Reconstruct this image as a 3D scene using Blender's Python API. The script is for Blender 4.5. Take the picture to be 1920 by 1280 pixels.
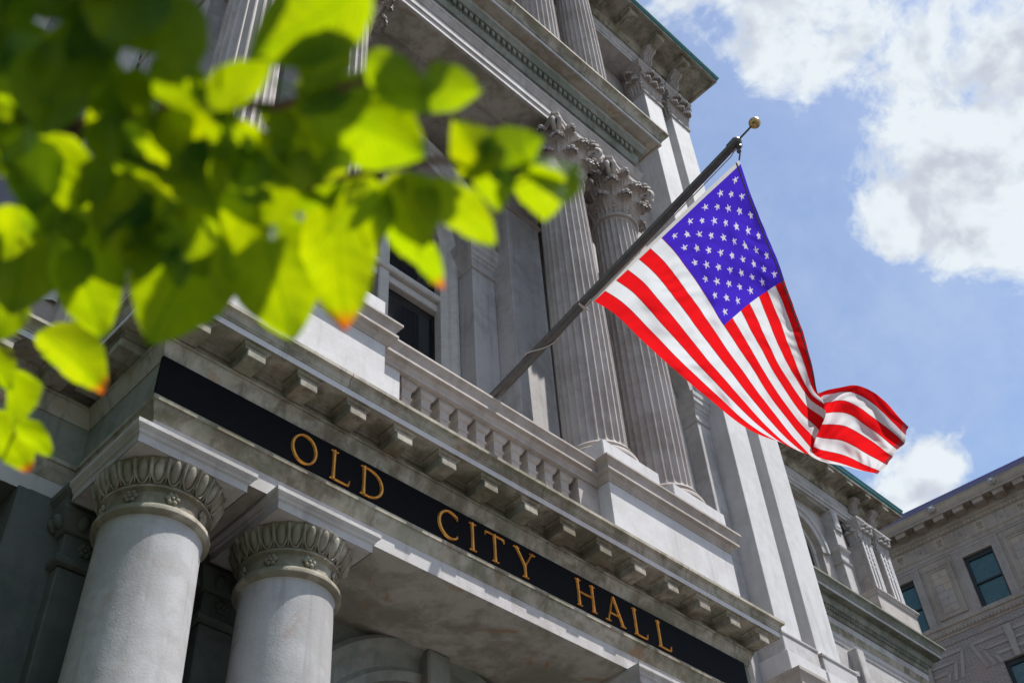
import bpy, math, random
from mathutils import Vector, Matrix, noise
random.seed(11)
R = math.radians
scene = bpy.context.scene
for o in list(bpy.data.objects): bpy.data.objects.remove(o)

# ------------------------------------------------------------------ camera
# eye at the origin, ground 1.65 m below; X along the facade, Y into the building, Z up
CB = ((0.71812, -0.69382, -0.05397), (0.46902, 0.53982, -0.69901), (0.51413, 0.47666, 0.71307))   # camera right, down, forward
FPX = 2160.95
GZ = -1.65
cd = bpy.data.cameras.new('camera'); cam = bpy.data.objects.new('camera', cd)
scene.collection.objects.link(cam); scene.camera = cam
cd.sensor_width = 36.0; cd.lens = FPX * 36.0 / 1920.0; cd.clip_start = 0.05; cd.clip_end = 3000
r_, d_, f_ = (Vector(v).normalized() for v in CB)
cam.matrix_world = Matrix(((r_.x, -d_.x, -f_.x, 0), (r_.y, -d_.y, -f_.y, 0), (r_.z, -d_.z, -f_.z, 0), (0, 0, 0, 1)))
cd.dof.use_dof = True; cd.dof.focus_distance = 10.0; cd.dof.aperture_fstop = 3.8; cd.dof.aperture_blades = 0

def ray(px, py):
    a, b = (px - 960) / FPX, (py - 640) / FPX
    return (r_ * a + d_ * b + f_).normalized()

# ------------------------------------------------------------------ light
SUN_AZ, SUN_EL = R(40), R(64.3)          # azimuth from -Y towards +X
sd = Vector((math.sin(SUN_AZ) * math.cos(SUN_EL), -math.cos(SUN_AZ) * math.cos(SUN_EL), math.sin(SUN_EL)))
sl = bpy.data.lights.new('sun', 'SUN'); sl.energy = 5.0; sl.angle = R(0.53); sl.color = (1.0, 0.965, 0.92)
so = bpy.data.objects.new('sun', sl); scene.collection.objects.link(so)
so.rotation_euler = (-sd).to_track_quat('-Z', 'Y').to_euler(); so.location = (6, -8, 30)
scene.view_settings.view_transform = 'Standard'; scene.view_settings.look = 'None'
scene.view_settings.exposure = 0.45; scene.view_settings.gamma = 1.0
scene.cycles.max_bounces = 4; scene.cycles.diffuse_bounces = 2; scene.cycles.glossy_bounces = 2; scene.cycles.transmission_bounces = 3
scene.cycles.use_denoising = True

# ---- sky: Nishita + procedural cumulus on the sky sphere
w = bpy.data.worlds.new('World'); scene.world = w; w.use_nodes = True
nt = w.node_tree; nt.nodes.clear()
def N(t, **k):
    n = nt.nodes.new(t)
    for a, b in k.items(): setattr(n, a, b)
    return n
def L(a, b): nt.links.new(a, b)
def M(op, a, b=None, c=None, clamp=False):
    n = N('ShaderNodeMath', operation=op, use_clamp=clamp)
    for i, v in enumerate((a, b, c)):
        if v is None: continue
        if isinstance(v, (int, float)): n.inputs[i].default_value = v
        else: L(v, n.inputs[i])
    return n.outputs[0]
def RAMP(fac, a, b, lo=0.0, hi=1.0, smooth=True):
    n = N('ShaderNodeMapRange'); n.interpolation_type = 'SMOOTHSTEP' if smooth else 'LINEAR'
    L(fac, n.inputs[0]); n.inputs[1].default_value = a; n.inputs[2].default_value = b
    n.inputs[3].default_value = lo; n.inputs[4].default_value = hi
    return n.outputs[0]
sky = N('ShaderNodeTexSky'); sky.sky_type = 'NISHITA'; sky.sun_disc = False
sky.sun_elevation = SUN_EL; sky.sun_rotation = math.pi - SUN_AZ; sky.air_density = 1.0; sky.dust_density = 0.8; sky.ozone_density = 1.5
bg1 = N('ShaderNodeBackground'); L(sky.outputs[0], bg1.inputs[0]); bg1.inputs[1].default_value = 0.138
tc = N('ShaderNodeTexCoord'); DIR = tc.outputs['Generated']
def noise_n(scale, detail, rough, dist=0.0, vec=DIR, lac=2.0):
    n = N('ShaderNodeTexNoise'); n.inputs['Scale'].default_value = scale; n.inputs['Detail'].default_value = detail
    n.inputs['Roughness'].default_value = rough; n.inputs['Distortion'].default_value = dist; n.inputs['Lacunarity'].default_value = lac
    L(vec, n.inputs['Vector']); return n
warp = noise_n(4.0, 3, .5); wv = N('ShaderNodeVectorMath', operation='MULTIPLY_ADD'); L(warp.outputs['Color'], wv.inputs[0]); wv.inputs[1].default_value = (.10, .10, .10); L(DIR, wv.inputs[2])
n1 = noise_n(7.5, 6, .60, 0.0, wv.outputs[0]); n2 = noise_n(30, 4, .64, 0.0, wv.outputs[0]); n3 = noise_n(3.4, 6, .60, .5)
CLOUDS = [(1800, 30, 300, .30), (1500, 70, 130, .20), (1860, 320, 190, .25), (1650, 430, 90, .25), (1770, 400, 120, .20), (1890, 460, 60, .15),
          (1420, 110, 60, .15), (1560, 150, 70, .12), (1745, 850, 85, .34), (1690, 905, 90, .31), (1815, 810, 40, .2), (1270, 5, 40, .2),
          (1470, 330, 150, -.24), (1350, 300, 110, -.26), (1600, 690, 200, -.30), (1870, 690, 130, -.34), (1560, 500, 80, -.22), (1900, 830, 60, -.3), (1640, 190, 60, -.14), (1700, 300, 60, -.16), (1790, 160, 60, -.10)]
acc = None
for px, py, rad, wt in CLOUDS:
    c = ray(px, py); ang = rad / FPX
    vd = N('ShaderNodeVectorMath', operation='DISTANCE'); L(DIR, vd.inputs[0]); vd.inputs[1].default_value = c
    t = RAMP(vd.outputs['Value'], 0.0, ang * 1.7, wt, 0.0)
    acc = t if acc is None else M('ADD', acc, t)
field = M('ADD', M('ADD', M('MULTIPLY', M('SUBTRACT', n1.outputs[0], .5), 1.55), M('MULTIPLY', M('SUBTRACT', n2.outputs[0], .5), .42)), acc)
mask = RAMP(field, .0, .32)
thin = RAMP(M('ADD', n3.outputs[0], M('MULTIPLY', n2.outputs[0], .35)), .50, .95, 0.0, .22)
mask = M('MAXIMUM', mask, thin)
off = N('ShaderNodeVectorMath', operation='ADD'); L(wv.outputs[0], off.inputs[0]); off.inputs[1].default_value = (sd - f_ * sd.dot(f_)).normalized() * .022
n1b = noise_n(7.5, 4, .60, 0.0, off.outputs[0])
body = M('MULTIPLY', RAMP(field, .08, .34), RAMP(M('SUBTRACT', n1b.outputs[0], n1.outputs[0]), -.05, .10))      # shade on flanks turned from the sun, mixed into the cloud colour
cr = N('ShaderNodeMix', data_type='RGBA'); L(body, cr.inputs[0])
cr.inputs[6].default_value = (.84, .91, .96, 1); cr.inputs[7].default_value = (.58, .62, .71, 1)
bg2 = N('ShaderNodeBackground'); L(cr.outputs[2], bg2.inputs[0]); bg2.inputs[1].default_value = 0.72
mx = N('ShaderNodeMixShader'); L(mask, mx.inputs[0]); L(bg1.outputs[0], mx.inputs[1]); L(bg2.outputs[0], mx.inputs[2])
w.cycles.sampling_method = 'MANUAL'; w.cycles.sample_map_resolution = 512
wo = N('ShaderNodeOutputWorld'); L(mx.outputs[0], wo.inputs[0])

# ------------------------------------------------------------------ materials
def newmat(name):
    global nt
    m = bpy.data.materials.new(name); m.use_nodes = True; nt = m.node_tree; nt.nodes.clear()
    out = N('ShaderNodeOutputMaterial'); b = N('ShaderNodeBsdfPrincipled'); L(b.outputs[0], out.inputs[0])
    return m, b, out
def MIX(f, a, b, mode='MIX'):
    n = N('ShaderNodeMix', data_type='RGBA', blend_type=mode)
    if isinstance(f, (int, float)): n.inputs[0].default_value = f
    else: L(f, n.inputs[0])
    for i, v in ((6, a), (7, b)):
        if isinstance(v, tuple): n.inputs[i].default_value = (*v, 1) if len(v) == 3 else v
        else: L(v, n.inputs[i])
    return n.outputs[2]
def stone(name, base, stain, amount=.5, streak=.35, rough=.8, bump=.25, fine=.5, rust=0.0, green=0.0, gcol=(.16, .21, .13)):
    m, b, out = newmat(name)
    pos = N('ShaderNodeNewGeometry').outputs['Position']
    big = noise_n(1.3, 4, .6, .3, pos); mid = noise_n(7, 4, .65, .4, pos); fin = noise_n(90, 2, .7, 0, pos)
    mp = N('ShaderNodeMapping'); mp.inputs['Scale'].default_value = (6.5, 6.5, .55); L(pos, mp.inputs[0])
    stk = noise_n(1.6, 4, .62, .2, mp.outputs[0])
    oi = N('ShaderNodeObjectInfo')
    c = MIX(RAMP(M('ADD', M('MULTIPLY', big.outputs[0], .6), M('MULTIPLY', mid.outputs[0], .4)), .42, .60, 0, amount), base, stain)
    c = MIX(RAMP(stk.outputs[0], .50, .74, 0, streak), c, tuple(v * .62 for v in stain))
    if green: c = MIX(RAMP(noise_n(2.6, 5, .68, .6, pos).outputs[0], .45, .66, 0, green), c, gcol)
    if rust: c = MIX(RAMP(noise_n(3.1, 3, .6, .8, pos).outputs[0], .60, .72, 0, rust), c, (.33, .16, .07))
    c = MIX(RAMP(fin.outputs[0], .35, .7, 0, .16 * fine), c, tuple(v * .55 for v in base))
    c = MIX(M('MULTIPLY', oi.outputs['Random'], .14), c, tuple(v * .72 for v in base))
    L(c, b.inputs['Base Color']); b.inputs['Roughness'].default_value = rough
    b.inputs['Specular IOR Level'].default_value = .3
    bp = N('ShaderNodeBump'); bp.inputs['Strength'].default_value = bump; bp.inputs['Distance'].default_value = .012
    L(fin.outputs[0] if bump < .3 else M('ADD', M('MULTIPLY', mid.outputs[0], .6), M('MULTIPLY', fin.outputs[0], .4)), bp.inputs['Height']); L(bp.outputs[0], b.inputs['Normal'])
    return m
def plain(name, col, rough=.5, metal=0.0, var=.0, scale=12, spec=.5, bump=0):
    m, b, out = newmat(name)
    pos = N('ShaderNodeNewGeometry').outputs['Position']
    n = noise_n(scale, 5, .6, .2, pos)
    c = MIX(RAMP(n.outputs[0], .35, .7, 0, var), col, tuple(v * .45 for v in col))
    L(c, b.inputs['Base Color']); b.inputs['Roughness'].default_value = rough; b.inputs['Metallic'].default_value = metal
    b.inputs['Specular IOR Level'].default_value = spec
    if bump:
        bp = N('ShaderNodeBump'); bp.inputs['Strength'].default_value = bump; bp.inputs['Distance'].default_value = .01
        L(n.outputs[0], bp.inputs['Height']); L(bp.outputs[0], b.inputs['Normal'])
    return m
MAT = {}
MAT['stone'] = stone('granite', (.48, .46, .445), (.31, .285, .265), .65, .42, bump=.25)
MAT['pale'] = stone('pale_granite', (.58, .57, .565), (.43, .41, .39), .5, .35, bump=.3, fine=1.1)
MAT['warm'] = stone('warm_granite', (.44, .40, .37), (.27, .225, .19), .6, .35, bump=.2)
MAT['weather'] = stone('weathered_granite', (.40, .365, .30), (.15, .125, .085), 1.0, .65, bump=.4, green=.6, rust=.4, gcol=(.165, .18, .115))
MAT['soffit'] = stone('soffit_granite', (.44, .41, .365), (.22, .19, .15), .8, .1, bump=.25, green=.55, rust=.7, gcol=(.20, .22, .15))
MAT['mossy'] = stone('mossy_granite', (.25, .255, .215), (.12, .125, .10), .8, .5, bump=.3, green=.7, gcol=(.11, .14, .095))
MAT['shade'] = stone('shade_granite', (.11, .118, .108), (.06, .066, .06), .7, .4, bump=.25, green=.6, gcol=(.055, .08, .058))  # same granite darkened, the lower left shade put into its colour
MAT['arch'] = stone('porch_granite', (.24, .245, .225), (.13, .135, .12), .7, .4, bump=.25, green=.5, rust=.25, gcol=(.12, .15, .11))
MAT['col'] = stone('column_granite', (.44, .435, .435), (.29, .275, .26), .65, .45, bump=.30, fine=1.0, rust=.45)
MAT['board'] = plain('black_board_paint', (.003, .0034, .0045), .7, 0, .5, 6, .08, .15)
MAT['gold'] = plain('gilding', (.74, .33, .06), .40, .7, .5, 30)
MAT['copper'] = plain('green_copper', (.03, .16, .16), .55, .2, .5, 9)
MAT['pole'] = plain('pole_metal', (.10, .095, .095), .42, .55, .4, 14)
MAT['ball'] = plain('brass_ball', (.42, .30, .13), .30, .95, .3, 30)
MAT['rope'] = plain('rope_fibre', (.45, .40, .36), .9, 0, .3, 60)
MAT['darkrope'] = plain('dark_rope', (.09, .085, .10), .9, 0, .3, 60)
MAT['frame'] = plain('window_frame_paint', (.50, .48, .44), .6, 0, .3, 8)
MAT['dark'] = plain('dark_room', (.012, .012, .014), .8, 0, .3, 3)
MAT['curtain'] = plain('curtain_cloth', (.045, .032, .030), .9, 0, .5, 6)
m, b, out = newmat('window_glass'); b.inputs['Base Color'].default_value = (.012, .016, .02, 1); b.inputs['Roughness'].default_value = .06
b.inputs['Specular IOR Level'].default_value = .8; MAT['glass'] = m
m, b, out = newmat('tinted_glass'); b.inputs['Base Color'].default_value = (.006, .05, .042, 1); b.inputs['Roughness'].default_value = .05
b.inputs['Specular IOR Level'].default_value = .9
bp = N('ShaderNodeBump'); bp.inputs['Strength'].default_value = .25; bp.inputs['Distance'].default_value = .05; L(noise_n(1.6, 3, .5, .4, N('ShaderNodeNewGeometry').outputs['Position']).outputs[0], bp.inputs['Height']); L(bp.outputs[0], b.inputs['Normal']); MAT['tglass'] = m
MAT['terra'] = stone('terracotta_block', (.34, .275, .225), (.20, .155, .125), .6, .25, bump=.12)
MAT['terraA'] = stone('terracotta_grey', (.32, .27, .235), (.21, .17, .145), .5, .2, bump=.1)
MAT['terraB'] = stone('terracotta_buff', (.38, .30, .23), (.24, .185, .14), .5, .2, bump=.1)
MAT['lion'] = stone('carved_white_stone', (.48, .46, .45), (.24, .22, .21), .6, .4, bump=.2)
MAT['gutter'] = plain('painted_gutter', (.13, .115, .19), .5, .2, .2, 4)
MAT['roofmetal'] = plain('blue_flashing', (.10, .06, .26), .5, .2, .2, 4)
MAT['black'] = plain('black_steel', (.012, .013, .015), .5, .2, .1, 10)
# brick (too small to tell apart singly)
m, b, out = newmat('thin_brick')
tco = N('ShaderNodeTexCoord'); mp = N('ShaderNodeMapping'); mp.inputs['Rotation'].default_value = (R(90), 0, 0); L(tco.outputs['Object'], mp.inputs[0])
bk = N('ShaderNodeTexBrick'); L(mp.outputs[0], bk.inputs['Vector']); bk.inputs['Scale'].default_value = 1.0
bk.inputs['Brick Width'].default_value = .26; bk.inputs['Row Height'].default_value = .068; bk.inputs['Mortar Size'].default_value = .009
bk.inputs['Color1'].default_value = (.30, .25, .22, 1); bk.inputs['Color2'].default_value = (.24, .20, .18, 1); bk.inputs['Mortar'].default_value = (.13, .11, .10, 1)
c = MIX(RAMP(noise_n(1.3, 5, .6, .3, N('ShaderNodeNewGeometry').outputs['Position']).outputs[0], .45, .7, 0, .5), bk.outputs[0], (.30, .20, .16))
L(c, b.inputs['Base Color']); b.inputs['Roughness'].default_value = .85
bp = N('ShaderNodeBump'); bp.inputs['Strength'].default_value = .5; bp.inputs['Distance'].default_value = .012; bp.invert = True
L(bk.outputs['Fac'], bp.inputs['Height']); L(bp.outputs[0], b.inputs['Normal']); MAT['brick'] = m
# cloth of the flag: thin, light passes through
def cloth(name, col, tr=.55):
    m, b, out = newmat(name)
    nt.nodes.remove(b)
    d = N('ShaderNodeBsdfDiffuse'); t = N('ShaderNodeBsdfTranslucent'); mxs = N('ShaderNodeMixShader')
    pos = N('ShaderNodeNewGeometry').outputs['Position']
    wv = noise_n(300, 2, .5, 0, pos)
    c = MIX(RAMP(wv.outputs[0], .3, .7, 0, .12), col, tuple(v * .8 for v in col))
    L(c, d.inputs[0]); L(c, t.inputs[0]); mxs.inputs[0].default_value = tr
    L(d.outputs[0], mxs.inputs[1]); L(t.outputs[0], mxs.inputs[2]); L(mxs.outputs[0], out.inputs[0])
    return m
MAT['red'] = cloth('red_cloth', (.64, .009, .012), .5); MAT['white'] = cloth('white_cloth', (.60, .62, .64), .5); MAT['blue'] = cloth('blue_cloth', (.05, .022, .42), .5); MAT['seam'] = cloth('stitched_seam', (.34, .05, .06), .3)
MAT['star'] = cloth('star_cloth', (.60, .58, .64), .42); MAT['hoist'] = cloth('canvas_cloth', (.62, .60, .58), .35)
# leaf
def leafmat(name, tip):
    m, b, out = newmat(name); nt.nodes.remove(b)
    d = N('ShaderNodeBsdfPrincipled'); t = N('ShaderNodeBsdfTranslucent'); mxs = N('ShaderNodeMixShader')
    gen = N('ShaderNodeTexCoord'); oi = N('ShaderNodeObjectInfo'); pos = N('ShaderNodeNewGeometry').outputs['Position']
    uv = N('ShaderNodeSeparateXYZ'); L(gen.outputs['Generated'], uv.inputs[0])
    nn = noise_n(24, 3, .6, .3, pos)
    c = MIX(M('MULTIPLY', oi.outputs['Random'], .45), (.50, .56, .0), (.24, .47, .0))
    c = MIX(RAMP(nn.outputs[0], .38, .7, 0, .35), c, (.17, .34, .0))
    mid = M('ABSOLUTE', M('SUBTRACT', uv.outputs[1], .5))
    vein = N('ShaderNodeTexWave'); vein.inputs['Scale'].default_value = 5.5; vein.inputs['Distortion'].default_value = .6
    cv = N('ShaderNodeCombineXYZ'); L(M('SUBTRACT', uv.outputs[0], M('MULTIPLY', mid, .55)), cv.inputs[0]); L(cv.outputs[0], vein.inputs[0])
    c = MIX(M('MAXIMUM', RAMP(mid, .0, .03, .75, 0), RAMP(vein.outputs[0], .80, 1.0, 0, .45)), c, (.16, .30, .0))
    g = MIX(RAMP(nn.outputs[0], .35, .7, 0, .6), (.006, .125, .010), (.004, .075, .012))
    if tip:
        tf = M('MULTIPLY', RAMP(uv.outputs[0], .86, .99), tip); c = MIX(tf, c, (.75, .13, .01)); g = MIX(tf, g, (.40, .06, .01))
    L(g, d.inputs['Base Color']); d.inputs['Roughness'].default_value = .38; d.inputs['Specular IOR Level'].default_value = .3
    L(c, t.inputs[0]); mxs.inputs[0].default_value = .60; L(d.outputs[0], mxs.inputs[1]); L(t.outputs[0], mxs.inputs[2]); L(mxs.outputs[0], out.inputs[0])
    return m
MAT['leaf'] = leafmat('spring_leaf', 0.0)
MAT['leaft'] = leafmat('spring_leaf_red_tip', .95)
MAT['bark'] = plain('bark', (.055, .040, .032), .9, 0, .6, 25, .2, .6)
MAT['twig'] = plain('young_twig', (.16, .09, .05), .7, 0, .5, 40, .3, .2)
# ground paving
m, b, out = newmat('brick_paving')
pos = N('ShaderNodeNewGeometry').outputs['Position']
bk = N('ShaderNodeTexBrick'); L(pos, bk.inputs['Vector']); bk.inputs['Scale'].default_value = 1; bk.inputs['Brick Width'].default_value = .2; bk.inputs['Row Height'].default_value = .1
bk.inputs['Mortar Size'].default_value = .008; bk.inputs['Color1'].default_value = (.12, .11, .10, 1); bk.inputs['Color2'].default_value = (.095, .088, .082, 1); bk.inputs['Mortar'].default_value = (.08, .075, .07, 1)
L(bk.outputs[0], b.inputs['Base Color']); b.inputs['Roughness'].default_value = .85; MAT['paving'] = m

# ------------------------------------------------------------------ mesh helpers
class MB:
    def __init__(s): s.v = []; s.f = []; s.mi = []
    def add(s, vs, fs, mi=0):
        o = len(s.v); s.v += [tuple(v) for v in vs]
        for f in fs: s.f.append(tuple(i + o for i in f)); s.mi.append(mi)
        return s
    def box(s, x0, x1, y0, y1, z0, z1, ch=0.0):
        if ch <= 0:
            vs = [(x, y, z) for z in (z0, z1) for y in (y0, y1) for x in (x0, x1)]
            s.add(vs, [(0, 2, 3, 1), (4, 5, 7, 6), (0, 1, 5, 4), (2, 6, 7, 3), (0, 4, 6, 2), (1, 3, 7, 5)]); return s
        X, Y, Z = (x0, x1), (y0, y1), (z0, z1); vs = []; idx = {}
        for a in (0, 1):
            for bb in (0, 1):
                for cc in (0, 1):
                    p = [X[a], Y[bb], Z[cc]]; sg = [ch if q == 0 else -ch for q in (a, bb, cc)]
                    for ax in range(3):
                        q = [p[i] + (sg[i] if i != ax else 0) for i in range(3)]
                        idx[(a, bb, cc, ax)] = len(vs); vs.append(q)
        fs = []
        for ax in range(3):
            for sd_ in (0, 1):
                o = [i for i in range(3) if i != ax]; q = []
                for (u, v) in ((0, 0), (1, 0), (1, 1), (0, 1)):
                    k = [0, 0, 0]; k[ax] = sd_; k[o[0]] = u; k[o[1]] = v; q.append(idx[(*k, ax)])
                fs.append(tuple(q))
        for ax in range(3):      # edges along ax
            o = [i for i in range(3) if i != ax]
            for u in (0, 1):
                for v in (0, 1):
                    k0 = [0, 0, 0]; k0[o[0]] = u; k0[o[1]] = v; k1 = list(k0); k1[ax] = 1
                    fs.append((idx[(*k0, o[0])], idx[(*k1, o[0])], idx[(*k1, o[1])], idx[(*k0, o[1])]))
        for a in (0, 1):
            for bb in (0, 1):
                for cc in (0, 1): fs.append(tuple(idx[(a, bb, cc, i)] for i in range(3)))
        s.add(vs, fs); return s
    def sweep(s, prof, path, cap=True):
        """profile [(outward, z)] swept along a plan polyline; outward = right of travel"""
        n = len(path); rows = []
        for i, (x, y) in enumerate(path):
            def nrm(a, bb):
                dx, dy = bb[0] - a[0], bb[1] - a[1]; l = math.hypot(dx, dy); return (dy / l, -dx / l)
            if i == 0: m_ = nrm(path[0], path[1])
            elif i == n - 1: m_ = nrm(path[-2], path[-1])
            else:
                a, bb = nrm(path[i - 1], path[i]), nrm(path[i], path[i + 1]); k = 1 + a[0] * bb[0] + a[1] * bb[1]
                m_ = ((a[0] + bb[0]) / k, (a[1] + bb[1]) / k)
            rows.append([(x + m_[0] * p, y + m_[1] * p, z) for p, z in prof])
        k = len(prof); vs = [v for rr in rows for v in rr]
        fs = [(i * k + j, (i + 1) * k + j, (i + 1) * k + j + 1, i * k + j + 1) for i in range(n - 1) for j in range(k - 1)]
        if cap: fs += [tuple(range(k)), tuple((n - 1) * k + j for j in range(k - 1, -1, -1))]
        s.add(vs, fs); return s
    def lathe(s, prof, n=32, cx=0, cy=0, a0=0.0, capb=True, capt=True, sx=1, sy=1):
        k = len(prof); vs = []
        for r, z in prof:
            for i in range(n):
                a = a0 + 2 * math.pi * i / n; vs.append((cx + r * math.cos(a) * sx, cy + r * math.sin(a) * sy, z))
        fs = [(j * n + i, j * n + (i + 1) % n, (j + 1) * n + (i + 1) % n, (j + 1) * n + i) for j in range(k - 1) for i in range(n)]
        if capb: fs.append(tuple(range(n - 1, -1, -1)))
        if capt: fs.append(tuple((k - 1) * n + i for i in range(n)))
        s.add(vs, fs); return s
    def tube(s, pts, rad, n=8, cap=True):
        pts = [Vector(p) for p in pts]; k = len(pts); vs = []
        rr = rad if isinstance(rad, (list, tuple)) else [rad] * k
        up = Vector((.13, .21, 1)).normalized(); prev = None
        for i, p in enumerate(pts):
            t = (pts[min(i + 1, k - 1)] - pts[max(i - 1, 0)]).normalized()
            if prev is None:
                a = t.cross(up)
                if a.length < .05: a = t.cross(Vector((1, 0, 0)))
            else: a = prev - t * prev.dot(t)
            a.normalize(); prev = a; bb = t.cross(a)
            for j in range(n):
                q = 2 * math.pi * j / n; vs.append(p + (a * math.cos(q) + bb * math.sin(q)) * rr[i])
        fs = [(i * n + j, i * n + (j + 1) % n, (i + 1) * n + (j + 1) % n, (i + 1) * n + j) for i in range(k - 1) for j in range(n)]
        if cap: fs += [tuple(range(n - 1, -1, -1)), tuple((k - 1) * n + j for j in range(n))]
        s.add(vs, fs); return s
    def grid(s, nu, nv, fn, mi=0):
        vs = [fn(i / (nu - 1), j / (nv - 1)) for i in range(nu) for j in range(nv)]
        s.add(vs, [(i * nv + j, (i + 1) * nv + j, (i + 1) * nv + j + 1, i * nv + j + 1) for i in range(nu - 1) for j in range(nv - 1)], mi); return s
    def ball(s, c, r, n=12, m=8, sc=(1, 1, 1)):
        vs = []; fs = []
        for j in range(m + 1):
            t = math.pi * j / m
            for i in range(n):
                a = 2 * math.pi * i / n; vs.append((c[0] + r * sc[0] * math.sin(t) * math.cos(a), c[1] + r * sc[1] * math.sin(t) * math.sin(a), c[2] + r * sc[2] * math.cos(t)))
        fs = [(j * n + i, (j + 1) * n + i, (j + 1) * n + (i + 1) % n, j * n + (i + 1) % n) for j in range(m) for i in range(n)]
        s.add(vs, fs); return s
    def archring(s, prof, cx, cz, y, n=28, a0=0.0, a1=math.pi):
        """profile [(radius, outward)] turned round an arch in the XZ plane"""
        k = len(prof); vs = []
        for i in range(n + 1):
            a = a0 + (a1 - a0) * i / n
            for r, o in prof: vs.append((cx - r * math.cos(a), y - o, cz + r * math.sin(a)))
        fs = [(i * k + j, i * k + j + 1, (i + 1) * k + j + 1, (i + 1) * k + j) for i in range(n) for j in range(k - 1)]
        fs += [tuple(range(k - 1, -1, -1)), tuple(n * k + j for j in range(k))]
        s.add(vs, fs); return s
    def archwall(s, x0, x1, z0, z1, cx, half, spring, y, depth, n=24, zb=None):
        """wall face at y with a round-headed opening and its reveal"""
        zb = z0 if zb is None else zb
        def quad(a, bb, c, d): s.add([a, bb, c, d], [(0, 1, 2, 3)])
        quad((x0, y, z0), (cx - half, y, z0), (cx - half, y, z1), (x0, y, z1))
        quad((cx + half, y, z0), (x1, y, z0), (x1, y, z1), (cx + half, y, z1))
        if zb > z0: quad((cx - half, y, z0), (cx + half, y, z0), (cx + half, y, zb), (cx - half, y, zb)); quad((cx - half, y, zb), (cx + half, y, zb), (cx + half, y + depth, zb), (cx - half, y + depth, zb))
        pts = [(cx - half * math.cos(math.pi * i / n), spring + half * math.sin(math.pi * i / n)) for i in range(n + 1)]
        for i in range(n):
            (xa, za), (xb, zb2) = pts[i], pts[i + 1]
            quad((xa, y, za), (xb, y, zb2), (xb, y, z1), (xa, y, z1))
            quad((xa, y, za), (xa, y + depth, za), (xb, y + depth, zb2), (xb, y, zb2))
        quad((cx - half, y, zb), (cx - half, y + depth, zb), (cx - half, y + depth, spring), (cx - half, y, spring))
        quad((cx + half, y, zb), (cx + half, y, spring), (cx + half, y + depth, spring), (cx + half, y + depth, zb)); return s
    def xf(s, mtx):
        s.v = [tuple(mtx @ Vector(v)) for v in s.v]; return s
    def mesh(s, name, mats, smooth=None):
        me = bpy.data.meshes.new(name); me.from_pydata(s.v, [], s.f)
        for m_ in (mats if isinstance(mats, (list, tuple)) else [mats]): me.materials.append(MAT[m_])
        if len(set(s.mi)) > 1: me.polygons.foreach_set('material_index', s.mi)
        if smooth is not None:
            me.shade_smooth(); me.set_sharp_from_angle(angle=R(smooth))
        me.validate(); me.update(); return me
ORG = {}
def link(name, data, parent=None, loc=(0, 0, 0), rot=None):
    o = bpy.data.objects.new(name, data); scene.collection.objects.link(o)
    loc = Vector(loc); ORG[o] = loc
    if parent is not None: o.parent = parent; o.location = loc - ORG[parent]
    else: o.location = loc
    if rot: o.rotation_euler = rot
    return o
def part(name, mb, mat, parent, smooth=None, loc=(0, 0, 0), rot=None):
    me = mb if isinstance(mb, bpy.types.Mesh) else mb.mesh(name, mat, smooth)
    return link(name, me, parent, loc, rot)
def thing(name, label, cat, loc, group=None):
    o = link(name, None, None, loc); o['label'] = label; o['category'] = cat
    if group: o['group'] = group
    return o
def copy_part(o, parent, loc, rot=None):
    c = o.copy(); scene.collection.objects.link(c); c.parent = parent; ORG[c] = Vector(loc); c.location = Vector(loc) - ORG[parent]
    if rot: c.rotation_euler = rot
    for ch in [q for q in bpy.data.objects if q.parent == o]:
        d = ch.copy(); scene.collection.objects.link(d); d.parent = c; ORG[d] = ORG[c] + (ORG[ch] - ORG[o])
    return c

# ------------------------------------------------------------------ ground
g = MB().box(-400, 400, -400, 400, GZ - .5, GZ); go = part('ground', g, 'paving', None); go['kind'] = 'structure'

# ------------------------------------------------------------------ the city hall
CX = 5.19
hall = thing('city_hall', 'grey granite city hall front with paired columns, balustrade and green copper eaves', 'building', (CX, 6.0, GZ))
YF, XL, XR = 5.03, 2.21, 8.19                  # frieze plane of the portico and its side faces
def hp(name, mb, mat, smooth=None, parent=None): return part(name, mb, mat, parent or hall, smooth)

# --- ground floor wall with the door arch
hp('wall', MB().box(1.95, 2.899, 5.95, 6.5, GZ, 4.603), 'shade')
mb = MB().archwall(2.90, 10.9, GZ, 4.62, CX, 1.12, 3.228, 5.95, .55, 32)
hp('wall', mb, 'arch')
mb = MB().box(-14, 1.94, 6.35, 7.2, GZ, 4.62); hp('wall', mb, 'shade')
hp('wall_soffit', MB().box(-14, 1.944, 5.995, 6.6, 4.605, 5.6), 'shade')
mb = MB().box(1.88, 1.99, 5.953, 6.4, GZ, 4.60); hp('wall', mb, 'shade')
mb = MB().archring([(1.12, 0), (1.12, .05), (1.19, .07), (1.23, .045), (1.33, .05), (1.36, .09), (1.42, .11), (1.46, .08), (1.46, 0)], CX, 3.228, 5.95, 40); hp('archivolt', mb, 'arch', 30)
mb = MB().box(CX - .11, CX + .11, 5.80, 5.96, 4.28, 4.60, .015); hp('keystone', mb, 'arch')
mb = MB().box(CX - 1.2, CX + 1.2, 6.44, 6.5, GZ, 4.5); hp('fanlight', mb, 'glass')
for dx in (-.55, 0, .55):
    mb = MB().box(CX + dx - .04, CX + dx + .04, 6.38, 6.44, GZ, 4.4); hp('door_mullion', mb, 'frame')
mb = MB().box(CX - 1.15, CX + 1.15, 6.36, 6.44, 2.6, 2.75, .01); hp('door_transom', mb, 'frame')
mb = MB()                                   # leaf ornament in the spandrel
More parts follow.
